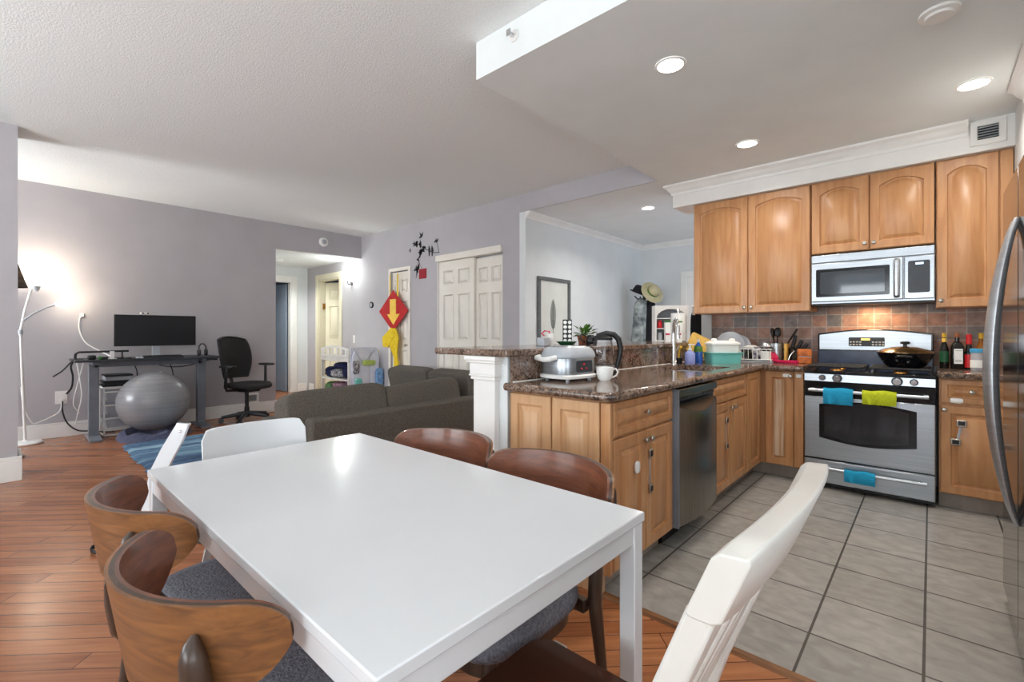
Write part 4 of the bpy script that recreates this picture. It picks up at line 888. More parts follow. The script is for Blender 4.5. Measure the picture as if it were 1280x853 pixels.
t = thing('kitchen_scissors', 'steel and black kitchen scissors leaning on the front of the knife block', 'scissors', (kc.x - .01, kc.y - .075, CT))
g = G(); b = Vector((kc.x - .03, kc.y - .075, CT + .008)); g.tube([b, b + Vector((.02, .01, .06)), b + Vector((.05, .012, .1))], .006, 8); obj('blade', g, M['chrome'], t)
g = G(); cc = b + Vector((.06, .012, .115)); g.tube([cc + Vector((.02 * math.cos(q), 0, .022 * math.sin(q))) for q in arc(13, 0, 2 * PI)], .005, 6); obj('handle', g, M['black'], t)
# raspberry colander pieces, black rack and orange canister
t = thing('silicone_tongs', 'raspberry pink tongs lying on the counter in front of the knife block', 'tongs', (-.96, 4.64, CT))
g = G(); g.tube([(-1.07, 4.69, CT + .012), (-.96, 4.655, CT + .012), (-.845, 4.63, CT + .014)], .009, 8, flat=1.6); g.tube([(-1.07, 4.69, CT + .022), (-.97, 4.63, CT + .012), (-.86, 4.59, CT + .012)], .008, 8, flat=1.6); obj('arms', g, M['pink'], t)
t = thing('folded_cloth', 'crumpled raspberry pink cloth beside the utensil holder', 'cloth', (-1.07, 4.72, CT))
g = G(); g.sup((-1.075, 4.73, CT + .045), (.05, .035, .045), .9, .8, 18, 10, jit=.12); obj('cloth', g, M['pink'], t)
t = thing('spice_canister', 'orange wooden canister at the right end of the counter, next to the stove', 'canister', (-.825, 4.74, CT))
g = G(); Ro = Matrix.Translation((-.825, 4.74, CT)) @ Matrix.Rotation(math.radians(15), 4, 'Z'); g.box(-.052, .052, -.05, .05, 0, .06); g.xf(Ro); obj('lower_box', g, M['orange'], t, bev=.008)
g = G(); g.box(-.052, .052, -.05, .05, .063, .125); g.xf(Ro); obj('upper_box', g, M['orange'], t, bev=.008)
g = G(); g.box(-.05, .05, -.048, .048, .0595, .0635); g.xf(Ro); obj('seam_band', g, M['steel'], t)
# black bag on the wall end beside the paper towels, charger hook
t = thing('tote_bag', 'black bag hanging on the end of the kitchen wall, below the left wall cabinet', 'bag', (-1.84, 5.02, 1.13))
g = G(); g.sup((-1.86, 5.03, 1.26), (.045, .12, .19), .5, .5, 20, 12, jit=.02); obj('body', g, M['black_cloth'], t)
g = G(); g.tube([(-1.86, 4.95, 1.4), (-1.85, 4.98, 1.47), (-1.83, 5.03, 1.5), (-1.85, 5.08, 1.47), (-1.86, 5.11, 1.4)], .007, 6); obj('strap', g, M['black_cloth'], t)
t = thing('wall_phone', 'white handset with dangling cord on the wall end, beside the black bag', 'phone', (-1.80, 4.995, 1.3))
g = G(); g.box(-1.825, -1.795, 4.985, 5.02, 1.36, 1.5); g.box(-1.84, -1.8, 4.982, 5.022, 1.35, 1.375); g.box(-1.84, -1.8, 4.982, 5.022, 1.48, 1.505); g.xf(Matrix.Translation((-.05, -.06, 0))); obj('handset', g, M['white_pl'], t, bev=.005)
g = G(); g.tube([(-1.86, 4.94, 1.35), (-1.88, 4.93, 1.28), (-1.86, 4.93, 1.2), (-1.85, 4.94, 1.14)], .004, 6); obj('cord', g, M['white_pl'], t)
# bottles by the fridge
c = (.075, 4.78, CT); t = bottle('sauce_bottle', 'dark sauce bottle with yellow cap and green label, leftmost beside the stove', c, [(0, 0), (.024, 0), (.026, .01), (.026, .14), (.015, .19), (.01, .21), (.01, .24)], 'dkglass')
ring_part(t, 'cap', c, [(.013, .235), (.013, .265), (0, .267)], 'capyellow'); ring_part(t, 'label', c, [(.0262, .05), (.027, .05), (.027, .13), (.0262, .13)], 'dkgreen'); ring_part(t, 'neck_band', c, [(.0125, .2), (.0125, .228), (.0105, .229)], 'gold')
c = (.145, 4.77, CT); t = thing('liquor_bottle', 'square dark liquor bottle with white label, second from the stove', 'bottle', c)
g = G(); Rq = Matrix.Translation(c) @ Matrix.Rotation(math.radians(10), 4, 'Z'); g.loft([rrect(.032, .032, .008, 0), rrect(.034, .034, .008, .008), rrect(.034, .034, .008, .165), rrect(.022, .022, .01, .195), rrect(.013, .013, .01, .205), rrect(.012, .012, .01, .24)]); g.xf(Rq); obj('body', g, M['dkglass'], t)
g = G(); g.box(-.024, .024, -.0355, -.0335, .04, .15); g.xf(Rq); lb = obj('label', g, M['paper'], t)
g = G()
for z in (.055, .065, .135): g.box(-.018, .018, -.0362, -.0354, z, z + .003)
g.xf(Rq); obj('label_lines', g, M['ink'], lb)
ring_part(t, 'stopper', c, [(.014, .236), (.015, .26), (.012, .268), (0, .27)], 'terra')
c = (.207, 4.76, CT); t = bottle('soy_sauce_bottle', 'slim bottle with red cap and red label, third from the stove', c, [(0, 0), (.022, 0), (.024, .01), (.024, .12), (.015, .17), (.011, .2), (.011, .21)], 'dkglass')
ring_part(t, 'cap', c, [(.016, .185), (.017, .25), (.012, .256), (0, .258)], 'capred'); ring_part(t, 'label', c, [(.0242, .015), (.0252, .015), (.0252, .11), (.0242, .11)], 'capred')
c = (.243, 4.68, CT); t = thing('jar', 'glass jar with sky blue lid, in front of the amber bottle', 'jar', c)
ring_part(t, 'glass', c, [(0, 0), (.031, 0), (.033, .01), (.033, .12), (.028, .132)], 'clear_pl'); ring_part(t, 'lid', c, [(.035, .128), (.036, .132), (.036, .152), (.03, .156), (0, .156)], 'capblue'); ring_part(t, 'label', c, [(.0332, .02), (.034, .02), (.034, .075), (.0332, .075)], 'paper')
c = (.272, 4.81, CT); t = bottle('oil_bottle', 'amber oil bottle with yellow cap, farthest right behind the blue-lidded jar', c, [(0, 0), (.026, 0), (.028, .01), (.028, .15), (.014, .2), (.011, .23)], 'amber')
ring_part(t, 'cap', c, [(.014, .226), (.014, .266), (0, .268)], 'capyellow')

# ================================================================ DINING SET
TX0, TX1, TY0, TY1, TZ = -1.99, -.557, .342, 1.137, .75
t = thing('dining_table', 'white rectangular dining table in the foreground', 'dining table', ((TX0 + TX1) / 2, (TY0 + TY1) / 2, 0))
obj('tabletop', G().box(TX0, TX1, TY0, TY1, TZ - .0245, TZ), M['white_lac'], t, bev=.003)
lw = .044
for x in (TX0 + .004, TX1 - .004 - lw):
    for y in (TY0 + .004, TY1 - .004 - lw): obj('leg', G().box(x, x + lw, y, y + lw, 0, TZ - .025), M['white_lac'], t, bev=.003)
g = G(); q = .008; a, b, c_, d = TX0 + lw + .002, TX1 - lw - .002, TY0 + lw + .002, TY1 - lw - .002
for s in (g.box(a, b, TY0 + q, TY0 + q + .018, .676, .7245), g.box(a, b, TY1 - q - .018, TY1 - q, .676, .7245), g.box(TX0 + q, TX0 + q + .018, c_, d, .676, .7245), g.box(TX1 - q - .018, TX1 - q, c_, d, .676, .7245)): pass
obj('apron', g, M['white_lac'], t, bev=.002)

def bentwood_chair(name, label):
    """local: seat centre at origin, front +Y; bent shield back"""
    t = thing(name, label, 'dining chair', (0, 0, 0), 'walnut dining chairs')
    NS, NT = 33, 9
    def bp(s, tt, off):
        # s -1..1 across, tt 0 bottom..1 top
        q = max(0, (abs(s) - .76) / .24); e = max(0.0, 1 - q * q) ** .5
        zt = .732 + .055 * e + .006 * (1 - s * s); zb = .732 - (.05 + .08 * (1 - s * s)) * e
        z = zb + (zt - zb) * tt
        PH = 1.069; hw = .262; x = hw * math.sin(s * PH) / math.sin(PH)
        y = -.352 + hw / math.sin(PH) * (1 - math.cos(s * PH)) - .16 * (z - .7)
        # outward normal approx
        th = s * PH; nx, ny = math.sin(th), -math.cos(th)
        return Vector((x + nx * off, y + ny * off, z))
    def shell(o0, o1, shr=1.0):
        g = G(); rings = []
        for i in range(NS):
            s = -1 + 2 * i / (NS - 1); s = math.sin(s * PI / 2) * shr
            rings.append([bp(s, k / (NT - 1), o0) for k in range(NT)] + [bp(s, k / (NT - 1), o1) for k in reversed(range(NT))])
        g.loft(rings); return g
    core = obj('backrest', shell(-.004, .0045, .998), M['walnut_dark'], t, smooth=50)
    b = core
    obj('inner_veneer', shell(-.0105, -.004, .99), M['walnut'], b, smooth=50)
    obj('outer_veneer', shell(.0045, .0105, .99), M['walnut_out'], b, smooth=50)
    # seat
    g = G(); n = 40
    def sr(k, z, kx=.2, ky=.228):
        out = []
        for i in range(n):
            a_ = 2 * PI * i / n; p = lambda q, e: math.copysign(abs(q) ** e, q)
            x = kx * p(math.cos(a_), .5); y = ky * p(math.sin(a_), .5); x *= 1 + .06 * y / ky
            out.append((x * k, y * k, z))
        return out
    g.loft([sr(.93, .415), sr(.98, .42), sr(1.0, .435), sr(.995, .452), sr(.96, .466), sr(.8, .473), sr(.4, .475)]); obj('seat', g, M['grey_fab'], t, smooth=60)
    g = G(); g.loft([sr(.86, .365), sr(.88, .367), sr(.88, .414), sr(.86, .4145)]); obj('seat_frame', g, M['walnut_dark'], t)
    for sx in (-1, 1):
        g = G(); g.tube([(sx * .18, .2, 0), (sx * .168, .175, .2), (sx * .15, .16, .41)], .016, 10, rr=[.012, .017, .021]); obj('leg', g, M['walnut_dark'], t)
        sv = math.asin(.172 * math.sin(1.069) / .262) / 1.069
        top = [(bp(sx * sv, 0, .0105 + q), z, q) for z, q in ((.625, .021), (.68, .02), (.718, .017), (.737, .012), (.748, .004))]
        pts = [Vector(p) for p in ((sx * .2, -.30, 0), (sx * .195, -.262, .2), (sx * .186, -.24, .4), (sx * .185, -.25, .53))]
        for p, z, q in top:
            base = bp(sx * sv, 0, .0105 + q); pts.append(Vector((base.x, base.y + .16 * (base.z - z) , z)))
        g = G(); g.tube(pts, .02, 12, rr=[.013, .017, .022, .022, .022, .022, .019, .013, .005], flat=1.0); obj('rear_leg', g, M['walnut_dark'], t)
    g = G(); g.box(-.17, .17, -.232, -.205, .37, .41); obj('rear_rail', g, M['walnut_dark'], t, bev=.004)
    return t
ch = bentwood_chair('dining_chair', 'walnut bentwood chair with grey seat nearest the camera, left of the table')
ch.location = (-1.067, .501, 0); ch.rotation_euler = (0, 0, .11)
dup(ch, (-1.592, .524, 0), .027, 'walnut bentwood chair at the near left table corner, farther from the camera')
dup(ch, (-1.469, 1.0, 0), 3.27, 'walnut bentwood chair across the table, in front of the sofa')
dup(ch, (-.955, .985, 0), 3.10, 'walnut bentwood chair across the table, in front of the maple end panels')

# white slat-back chair, near right
t = thing('slat_back_chair', 'white slat-back chair with dark brown seat, at the near right end of the table', 'dining chair', (-.5, .725, 0))
lean = math.tan(math.radians(21)); bx = lambda z: -.355 + (z - .47) * .385 if z > .47 else -.355 - (z - .47) * .12
g = G(); n = 17; rings = []
for i in range(n):
    s = -1 + 2 * i / (n - 1); y = .725 + .228 * s; dz = -.006 * s * s; cv = .018 * (1 - s * s)
    e = .006 if abs(s) > .97 else 0
    prof = [(0, .918 + e), (.002, .996 - e), (.007, 1.004 - e), (.035, 1.006 - e), (.039, 1.0 - e), (.038, .92 + e), (.03, .914 + e), (.006, .914 + e)]
    rings.append([(bx(z) - .018 + q + cv, y, z + dz) for q, z in prof])
g.loft(rings); obj('top_rail', g, M['white_chair'], t, smooth=50, bev=.002)
for s in (-1, 1):
    y = .725 + s * .205; g = G(); rings = []
    for z in (0, .2, .45, .6, .8, .925):
        h_ = .02; rings.append([(bx(z) - .017, y - h_, z), (bx(z) + .017, y - h_, z), (bx(z) + .017, y + h_, z), (bx(z) - .017, y + h_, z)])
    g.loft(rings); obj('rear_leg', g, M['white_chair'], t, bev=.005)
    g = G(); rings = [[(x - h_, y - h_, z), (x + h_, y - h_, z), (x + h_, y + h_, z), (x - h_, y + h_, z)] for x, h_, z in ((-.71, .014, 0), (-.69, .02, .44))]; g.loft(rings); obj('leg', g, M['white_chair'], t, bev=.004)
for i in range(6):
    y = .725 + (-1 + 2 * (i + .5) / 6) * .175; g = G(); rings = []
    for z in arc(8, .55, .925):
        k = (z - .55) / .375; wq = .011 + .008 * math.sin(PI * k) ; cv = .015 * (1 - ((y - .725) / .228) ** 2) * k
        rings.append([(bx(z) - .007 + cv, y - wq, z), (bx(z) + .007 + cv, y - wq, z), (bx(z) + .007 + cv, y + wq, z), (bx(z) - .007 + cv, y + wq, z)])
    g.loft(rings); obj('slat', g, M['white_chair'], t, bev=.003)
g = G(); g.box(bx(.54) - .012, bx(.54) + .012, .53, .92, .525, .56); obj('lower_rail', g, M['white_chair'], t, bev=.004)
g = G(); pts = rr(-.735, -.345, .525, .92, .05, 6)
g.loft([[(x * 1, y, z) for x, y in pts] for z in (.435, .44, .455)] + [[(-.545 + (x + .545) * .975, .725 + (y - .725) * .975, .462) for x, y in pts]]); obj('seat', g, M['brown_seat'], t, smooth=40)
g = G(); g.box(-.7, -.37, .55, .9, .37, .435); obj('seat_frame', g, M['white_chair'], t, bev=.004)

# white bent-ply chair at the far end of the table
t = thing('white_chair', 'white moulded chair with bent plywood side frame, at the far end of the table', 'dining chair', (-2.1, .74, 0))
g = G(); rings = []; n = 21; 
for i in range(n):
    s = -1 + 2 * i / (n - 1); y = .745 + .205 * s; cr = max(0, 1 - abs(s) ** 14) ** .5; z1 = .831 - .045 * (1 - cr); z0 = .5
    xo = -.035 * (s * s); tilt = lambda z: -2.13 - .16 * (z - .5) - .02 + .045 * s * s
    rings.append([(tilt(z) , y, z) for z in arc(7, z0, z1)] + [(tilt(z) + .012, y, z) for z in reversed(arc(7, z0, z1))])
g.loft(rings); obj('backrest', g, M['white_lac'], t, smooth=50, bev=.003)
g = G(); pts = rr(-2.14, -1.78, .565, .925, .05, 5); g.loft([[(x, y, z) for x, y in pts] for z in (.455, .46, .475, .48)]); obj('seat', g, M['white_lac'], t, bev=.004)
for s in (-1, 1):
    yb = lambda q: .745 + s * q
    g = G(); cl = [(-2.28, .195, .843), (-2.255, .205, .848), (-2.265, .222, .80), (-2.30, .245, .735), (-2.335, .275, .645), (-2.34, .30, .5), (-2.33, .33, .25), (-2.31, .36, 0)]
    cl = cl if s < 0 else [(-2.262, .19, .74), (-2.264, .195, .735), (-2.266, .2, .73)] + cl[3:]
    rings = []; cl = [Vector((x, yb(q + (.035 if s < 0 else -.03)), z)) for x, q, z in cl]
    for i, p in enumerate(cl):
        d_ = (cl[min(i + 1, 7)] - cl[max(i - 1, 0)]).normalized(); hw = [.022, .026, .03, .032, .033, .032, .03, .027][i]
        wd_ = Vector((.80, .6 * s * -1, 0)); wd_ = (wd_ - d_ * wd_.dot(d_)).normalized(); nn = d_.cross(wd_)
        rings.append([p - wd_ * hw - nn * .006, p + wd_ * hw - nn * .006, p + wd_ * hw + nn * .006, p - wd_ * hw + nn * .006])
    g.loft(rings); f = obj('bent_frame', g, M['white_lac'], t, smooth=40, bev=.002)
    g = G(); p = cl[2].lerp(cl[1], .3); g.sup(p + Vector((.012, -.012 * s * 0, .006)), (.006, .006, .006), 1, 1, 10, 6); obj('bolt', g, M['chrome'], f)
    g = G(); g.tube([Vector((-2.05, yb(.19), .46)), Vector((-2.0, yb(.24), .30)), Vector((-1.93, yb(.31), 0))], .016, 4, flat=1.4); obj('leg', g, M['white_lac'], t)
    g = G(); g.tube([Vector((-2.34, yb(.30), .47)), Vector((-2.1, yb(.19), .458))], .012, 8); obj('side_rail', g, M['white_lac'], t)

# ================================================================ LIVING AREA
# sofa (L-shaped, back to the camera)
t = thing('sectional_sofa', 'charcoal taupe sectional sofa with its back to the dining table', 'sofa', (-3.9, 2.7, 0))
sxb = -3.42
def cush(g, c, r, rz=0, e1=.35, e2=.3, rx=0, ry=0):
    rot = (Matrix.Rotation(rz, 3, 'Z') @ Matrix.Rotation(ry, 3, 'Y') @ Matrix.Rotation(rx, 3, 'X')); g.sup(c, r, e1, e2, 40, 20, rot=rot); return g
g = G(); g.box(sxb - .16, sxb, 1.56, 4.1, .08, .57); obj('back_frame', g, M['sofa'], t, bev=.03, seg=3)
g = G(); g.box(sxb - .95, sxb - .16, 1.56, 4.1, .08, .3); g.box(-5.9, sxb - .95, 3.25, 4.1, .08, .3); obj('base', g, M['sofa'], t, bev=.02)
g = G(); g.box(sxb - .95, sxb - .17, 1.54, 1.68, .08, .48); obj('armrest', g, M['sofa'], t, bev=.03, seg=3)
g = G(); g.box(-5.9, sxb, 3.97, 4.12, .08, .57); obj('back_frame', g, M['sofa'], t, bev=.03, seg=3)
for y0, y1 in ((1.7, 2.48), (2.49, 3.25)):
    g = G(); cush(g, (sxb - .54, (y0 + y1) / 2, .37), (.38, (y1 - y0) / 2, .085)); obj('seat_cushion', g, M['sofa'], t, smooth=60)
for x0, x1 in ((-5.88, -5.0), (-4.98, -4.2), (-4.18, -3.6)):
    g = G(); cush(g, ((x0 + x1) / 2, 3.62, .37), ((x1 - x0) / 2, .35, .085)); obj('seat_cushion', g, M['sofa'], t, smooth=60)
for yc_, hw, tl, zt in ((1.87, .44, .1, .0), (2.73, .43, .14, -.015)):
    g = G(); cush(g, (sxb - .24, yc_, .58 + zt), (.125, hw, .185), ry=math.radians(-13), rx=math.radians(1.5 if yc_ < 2 else 3), e1=.34, e2=.2); obj('back_cushion', g, M['sofa'], t, smooth=60)
for xc, hw in ((-5.35, .46), (-4.45, .44)):
    g = G(); cush(g, (xc, 3.86, .56), (hw, .1, .19), rx=math.radians(12), e1=.34, e2=.2); obj('back_cushion', g, M['sofa'], t, smooth=60)
g = G(); cush(g, (-3.66, 3.6, .62), (.13, .33, .2), ry=math.radians(-8), e1=.28, e2=.2); obj('back_cushion', g, M['sofa'], t, smooth=60)
for x, y in ((-3.5, 1.64), (-3.5, 4.02), (-4.3, 1.64), (-5.8, 3.35), (-5.8, 4.02)):
    obj('foot', G().box(x - .03, x + .03, y - .03, y + .03, 0, .08), M['walnut_dark'], t)
# rug
g = G(); nx, ny = 40, 34; x0, x1, y0, y1 = -6.45, -4.45, .88, 2.45; rnd = random.Random(2); top = []; 
for i in range(nx + 1):
    for j in range(ny + 1):
        e = (0, 0)
        x = x0 + (x1 - x0) * i / nx; y = y0 + (y1 - y0) * j / ny
        if i in (0, nx): x += rnd.uniform(-.02, .02)
        if j in (0, ny): y += rnd.uniform(-.02, .02)
        top.append((x, y, .003 if i in (0, nx) or j in (0, ny) else .018 + rnd.uniform(0, .006)))
g.add(top, [(i * (ny + 1) + j, (i + 1) * (ny + 1) + j, (i + 1) * (ny + 1) + j + 1, i * (ny + 1) + j + 1) for i in range(nx) for j in range(ny)])
tag(obj('rug', g, M['rug'], smooth=80), 'shaggy blue striped rug on the wood floor behind the white chair', 'rug')
# desk
t = thing('standing_desk', 'standing desk with dark top and grey metal legs against the purple wall', 'desk', (-7.15, 1.25, 0))
obj('desktop', G().box(-7.46, -6.84, .555, 1.93, .892, .917), M['graphite'], t, bev=.003)
for y in (.735, 1.79):
    obj('column', G().box(-7.19, -7.10, y - .045, y + .045, .03, .86), M['grey_metal'], t, bev=.006)
    g = G(); g.prism([(-7.42, 0.0), (-6.88, 0.0), (-6.88, .022), (-7.08, .04), (-7.22, .04), (-7.42, .022)], 'xz', y - .055, y + .055); obj('foot', g, M['grey_metal'], t, bev=.004)
    obj('bracket', G().box(-7.4, -6.9, y - .03, y + .03, .855, .891), M['grey_metal'], t)
obj('crossbar', G().box(-7.2, -7.1, .74, 1.79, .82, .88), M['grey_metal'], t)
obj('keypad', G().box(-6.86, -6.83, 1.78, 1.9, .866, .891), M['black'], t, bev=.003)
DZ = .9175
t = thing('monitor', 'black flat computer monitor on a silver stand, on the desk', 'monitor', (-7.2, 1.33, DZ))
g = G(); g.box(-7.235, -7.2, .925, 1.75, 1.055, 1.437); sc_ = obj('bezel', g, M['black'], t, bev=.004)
obj('screen', G().box(-7.2005, -7.198, .935, 1.74, 1.068, 1.427), M['screen'], sc_)
g = G(); g.box(-7.245, -7.215, 1.29, 1.37, DZ + .01, 1.2); obj('stand_neck', g, M['grey_pl'], t, bev=.006)
g = G(); g.box(-7.33, -7.13, 1.2, 1.46, DZ, DZ + .012); obj('stand_base', g, M['grey_pl'], t, bev=.004)
t = thing('webcam', 'small white webcam clipped on top of the monitor', 'webcam', (-7.21, 1.24, 1.437))
g = G(); g.box(-7.23, -7.19, 1.17, 1.27, 1.445, 1.47); obj('body', g, M['white_pl'], t, bev=.008)
g = G(); g.box(-7.235, -7.197, 1.2, 1.24, 1.437, 1.446); obj('clip', g, M['grey_pl'], t)
for y in (1.195, 1.245):
    g = G(); g.cyl((-7.19, y, 1.458), (-7.185, y, 1.458), .01, n=12); obj('camera_eye', g, M['black'], t)
t = thing('keyboard', 'dark low keyboard on the desk below the monitor', 'keyboard', (-6.98, 1.35, DZ))
g = G(); g.prism([(-7.05, DZ), (-6.9, DZ), (-6.9, DZ + .012), (-7.05, DZ + .026)], 'xz', 1.16, 1.55); obj('case', g, M['graphite'], t)
g = G()
for i in range(4):
    for j in range(13): z = DZ + .026 - i * .0036 - .002; g.box(-7.042 + i * .035, -7.014 + i * .035, 1.17 + j * .029, 1.194 + j * .029, z - .004, z + .003)
obj('keys', g, M['black'], t)
g = G(); g.box(-6.99, -6.87, 1.09, 1.15, DZ, DZ + .015); tag(obj('trackpad', g, M['grey_pl'], bev=.004), 'grey trackpad left of the keyboard on the desk', 'trackpad')
t = thing('headphones', 'black headphones standing at the right end of the desk', 'headphones', (-7.12, 1.8, DZ))
g = G(); g.tube([(-7.12, 1.765, DZ + .05), (-7.12, 1.765, DZ + .12), (-7.12, 1.79, DZ + .155), (-7.12, 1.82, DZ + .155), (-7.12, 1.845, DZ + .12), (-7.12, 1.845, DZ + .05)], .009, 8); obj('headband', g, M['black'], t)
for y in (1.765, 1.845):
    g = G(); g.sup((-7.12, y, DZ + .045), (.04, .02, .045), .7, .8, 16, 10); obj('ear_cup', g, M['black'], t)
t = thing('desk_lamp', 'long black bar lamp lying above the left end of the desk', 'desk lamp', (-7.0, .8, DZ))
g = G(); g.tube([(-7.0, .575, DZ + .065), (-7.0, .60, DZ + .085), (-7.0, 1.03, DZ + .088)], .011, 8); obj('bar', g, M['black'], t)
g = G(); g.tube([(-7.0, .575, DZ + .07), (-7.0, .57, DZ + .03), (-7.0, .575, DZ)], .012, 8); g.cyl((-7.0, .6, DZ), (-7.0, .6, DZ + .008), .04, n=16); obj('clamp', g, M['black'], t)
g = G(); g.tube([(-7.0, .97, DZ + .085), (-7.0, .972, DZ + .002)], .008, 8); obj('prop', g, M['black'], t)
t = thing('charger_stand', 'white charging stand on the desk, in front of the bar lamp', 'charger', (-6.98, .88, DZ))
g = G(); g.box(-7.02, -6.94, .84, .92, DZ, DZ + .008); g.box(-6.99, -6.98, .86, .9, DZ + .008, DZ + .09); obj('stand', g, M['white_pl'], t, bev=.003)
for k, (y, w_, h_, mt_, lab) in enumerate(((.7, .07, .05, 'black', 'black gadget box at the left of the desk'), (.77, .03, .035, 'green', 'small green gadget on the desk, between black gadgets'), (.81, .05, .03, 'black', 'small black gadget right of the green one on the desk'), (.945, .06, .015, 'black', 'flat black phone lying on the desk, left of the trackpad'), (1.02, .05, .014, 'dkglass', 'flat dark device lying on the desk, next to the phone'))):
    g = G(); g.sup((-6.93, y, DZ + h_ / 2 + .0005), (.04, w_ / 2, h_ / 2), .35, .4, 16, 8); tag(obj('gadget', g, M[mt_]), lab, 'gadget')
# plug on the wall + cord to the desk
t = thing('charging_cable', 'white power cord hanging from the wall outlet down to the desk', 'cord', (-7.53, .68, DZ))
g = G(); g.cord([(-7.53, .672, 1.42), (-7.52, .65, 1.38), (-7.5, .648, 1.25), (-7.46, .7, 1.1), (-7.4, .82, 1.0), (-7.3, .9, .94), (-7.25, .92, DZ + .006)], .007, 7); obj('cable', g, M['white_pl'], t)
g = G(); g.box(-7.55, -7.52, .655, .69, 1.41, 1.45); obj('plug', g, M['white_pl'], t, bev=.004)
def outlet(x, y, z, label):
    t = thing('wall_outlet', label, 'outlet', (x, y, z)); g = G(); g.box(x, x + .008, y - .052, y + .052, z - .075, z + .075); obj('plate', g, M['trim'], t, bev=.003)
    for dz in (-.03, .03):
        g = G(); g.prism(rr(y - .02, y + .02, z + dz - .02, z + dz + .02, .012), 'yz', x + .008, x + .011); obj('socket', g, M['white_pl'], t)
    return t
outlet(-7.55, .497, .462, 'white wall outlet with plugged cords, left of the desk leg')
t = thing('extension_cord', 'white cord running from the low outlet along the wall to the lamp', 'cord', (-7.5, .45, .1))
g = G(); g.cord([(-7.53, .497, .43), (-7.51, .49, .33), (-7.5, .44, .27), (-7.5, .3, .2), (-7.48, .25, .22), (-7.46, .19, .4), (-7.45, .17, .62)], .006, 7); obj('cable', g, M['white_pl'], t)
g = G(); g.box(-7.54, -7.515, .485, .51, .42, .45); obj('plug', g, M['white_pl'], t)
t = thing('power_cable', 'black cable from the low outlet sweeping behind the desk leg', 'cord', (-7.4, .6, 0.01))
g = G(); g.cord([(-7.53, .505, .42), (-7.5, .505, .3), (-7.46, .54, .17), (-7.4, .62, .08), (-7.36, .72, .06), (-7.36, .85, .03), (-7.36, .95, .012)], .008, 7); obj('cable', g, M['black'], t)
t = thing('cable_bundle', 'bundle of black and white cables hanging off the left end of the desk', 'cables', (-7.1, .55, .6))
g = G(); g.cord([(-7.05, .575, DZ + .012), (-7.04, .53, .88), (-7.05, .47, .80), (-7.07, .4, .74)], .008, 7); g.cord([(-7.0, .57, DZ + .008), (-6.98, .535, .85), (-6.98, .55, .74), (-6.98, .54, .62), (-6.99, .5, .55)], .009, 7); obj('black_cables', g, M['black'], t)
g = G(); g.cord([(-7.2, .6, .885), (-7.15, .62, .7), (-7.2, .64, .5), (-7.3, .62, .3), (-7.38, .6, .15)], .006, 7); g.cord([(-7.22, .66, .885), (-7.2, .6, .6), (-7.3, .58, .4), (-7.36, .64, .28)], .005, 7); obj('white_cables', g, M['white_pl'], t)
t = thing('cable_bundle', 'tangle of thin black cables hanging beneath the desktop', 'cables', (-7.2, 1.3, .75))
g = G(); g.cord([(-7.25, .85, .89), (-7.22, 1.0, .85), (-7.2, 1.15, .885)], .006, 6); g.cord([(-7.2, 1.2, .885), (-7.2, 1.4, .8), (-7.2, 1.55, .78), (-7.2, 1.7, .8), (-7.15, 1.8, .86)], .006, 6); g.cord([(-7.22, 1.1, .885), (-7.22, 1.14, .75), (-7.25, 1.15, .62)], .006, 6); g.cord([(-7.22, 1.45, .885), (-7.23, 1.5, .74), (-7.26, 1.52, .6)], .006, 6); obj('cables', g, M['black'], t)
# drawer trolley under the desk
t = thing('drawer_trolley', 'white wire trolley with clear drawers under the left of the desk', 'drawer unit', (-7.28, .98, 0))
g = G(); X0, X1, Y0, Y1 = -7.51, -7.17, .83, 1.11; r = .009
for y in (Y0, Y1):
    g.tube([(X1, y, .56), (X1, y, .1), (X1 + .02, y, .05), (X1, y, .012), (X0, y, .012), (X0, y, .56), (X1, y, .56)], r, 7)
for z in (.012, .56): g.tube([(X1, Y0, z), (X1, Y1, z)], r, 7); g.tube([(X0, Y0, z), (X0, Y1, z)], r, 7)
obj('frame', g, M['white_pl'], t)
obj('top_board', G().box(X0, X1, Y0, Y1, .565, .58), M['white_pl'], t, bev=.003)
for i in range(3):
    z = .1 + i * .155; g = G(); g.loft([rrect(.16, .115, .012, 0), rrect(.17, .125, .012, .1), rrect(.178, .13, .012, .105), rrect(.178, .13, .012, .112), rrect(.165, .12, .012, .112), rrect(.155, .11, .012, .006)]); g.xf(Matrix.Translation((-7.345, .97, z))); dd = obj('drawer', g, M['clear_pl'], t)
    g = G(); g.box(X1 - .004, X1 + .008, Y0 + .01, Y1 - .01, z + .1, z + .118); obj('rim', g, M['white_pl'], dd)
for k, (z, mt_, hx, lab) in enumerate(((.581, 'black', .15, 'flat black laptop at the bottom of the pile on the trolley'), (.603, 'graphite', .13, 'dark folder second in the pile on the trolley'), (.626, 'black', .145, 'black folder in the middle of the pile on the trolley'), (.65, 'grey_pl', .12, 'pale box near the top of the pile on the trolley'), (.70, 'black', .13, 'black tablet on top of the pile on the trolley'))):
    h_ = .045 if k == 3 else .018; g = G(); g.box(-7.34 - .15, -7.34 + .15, .97 - hx, .97 + hx, z, z + h_); tag(obj('folder', g, M[mt_], bev=.003), lab, 'folder')
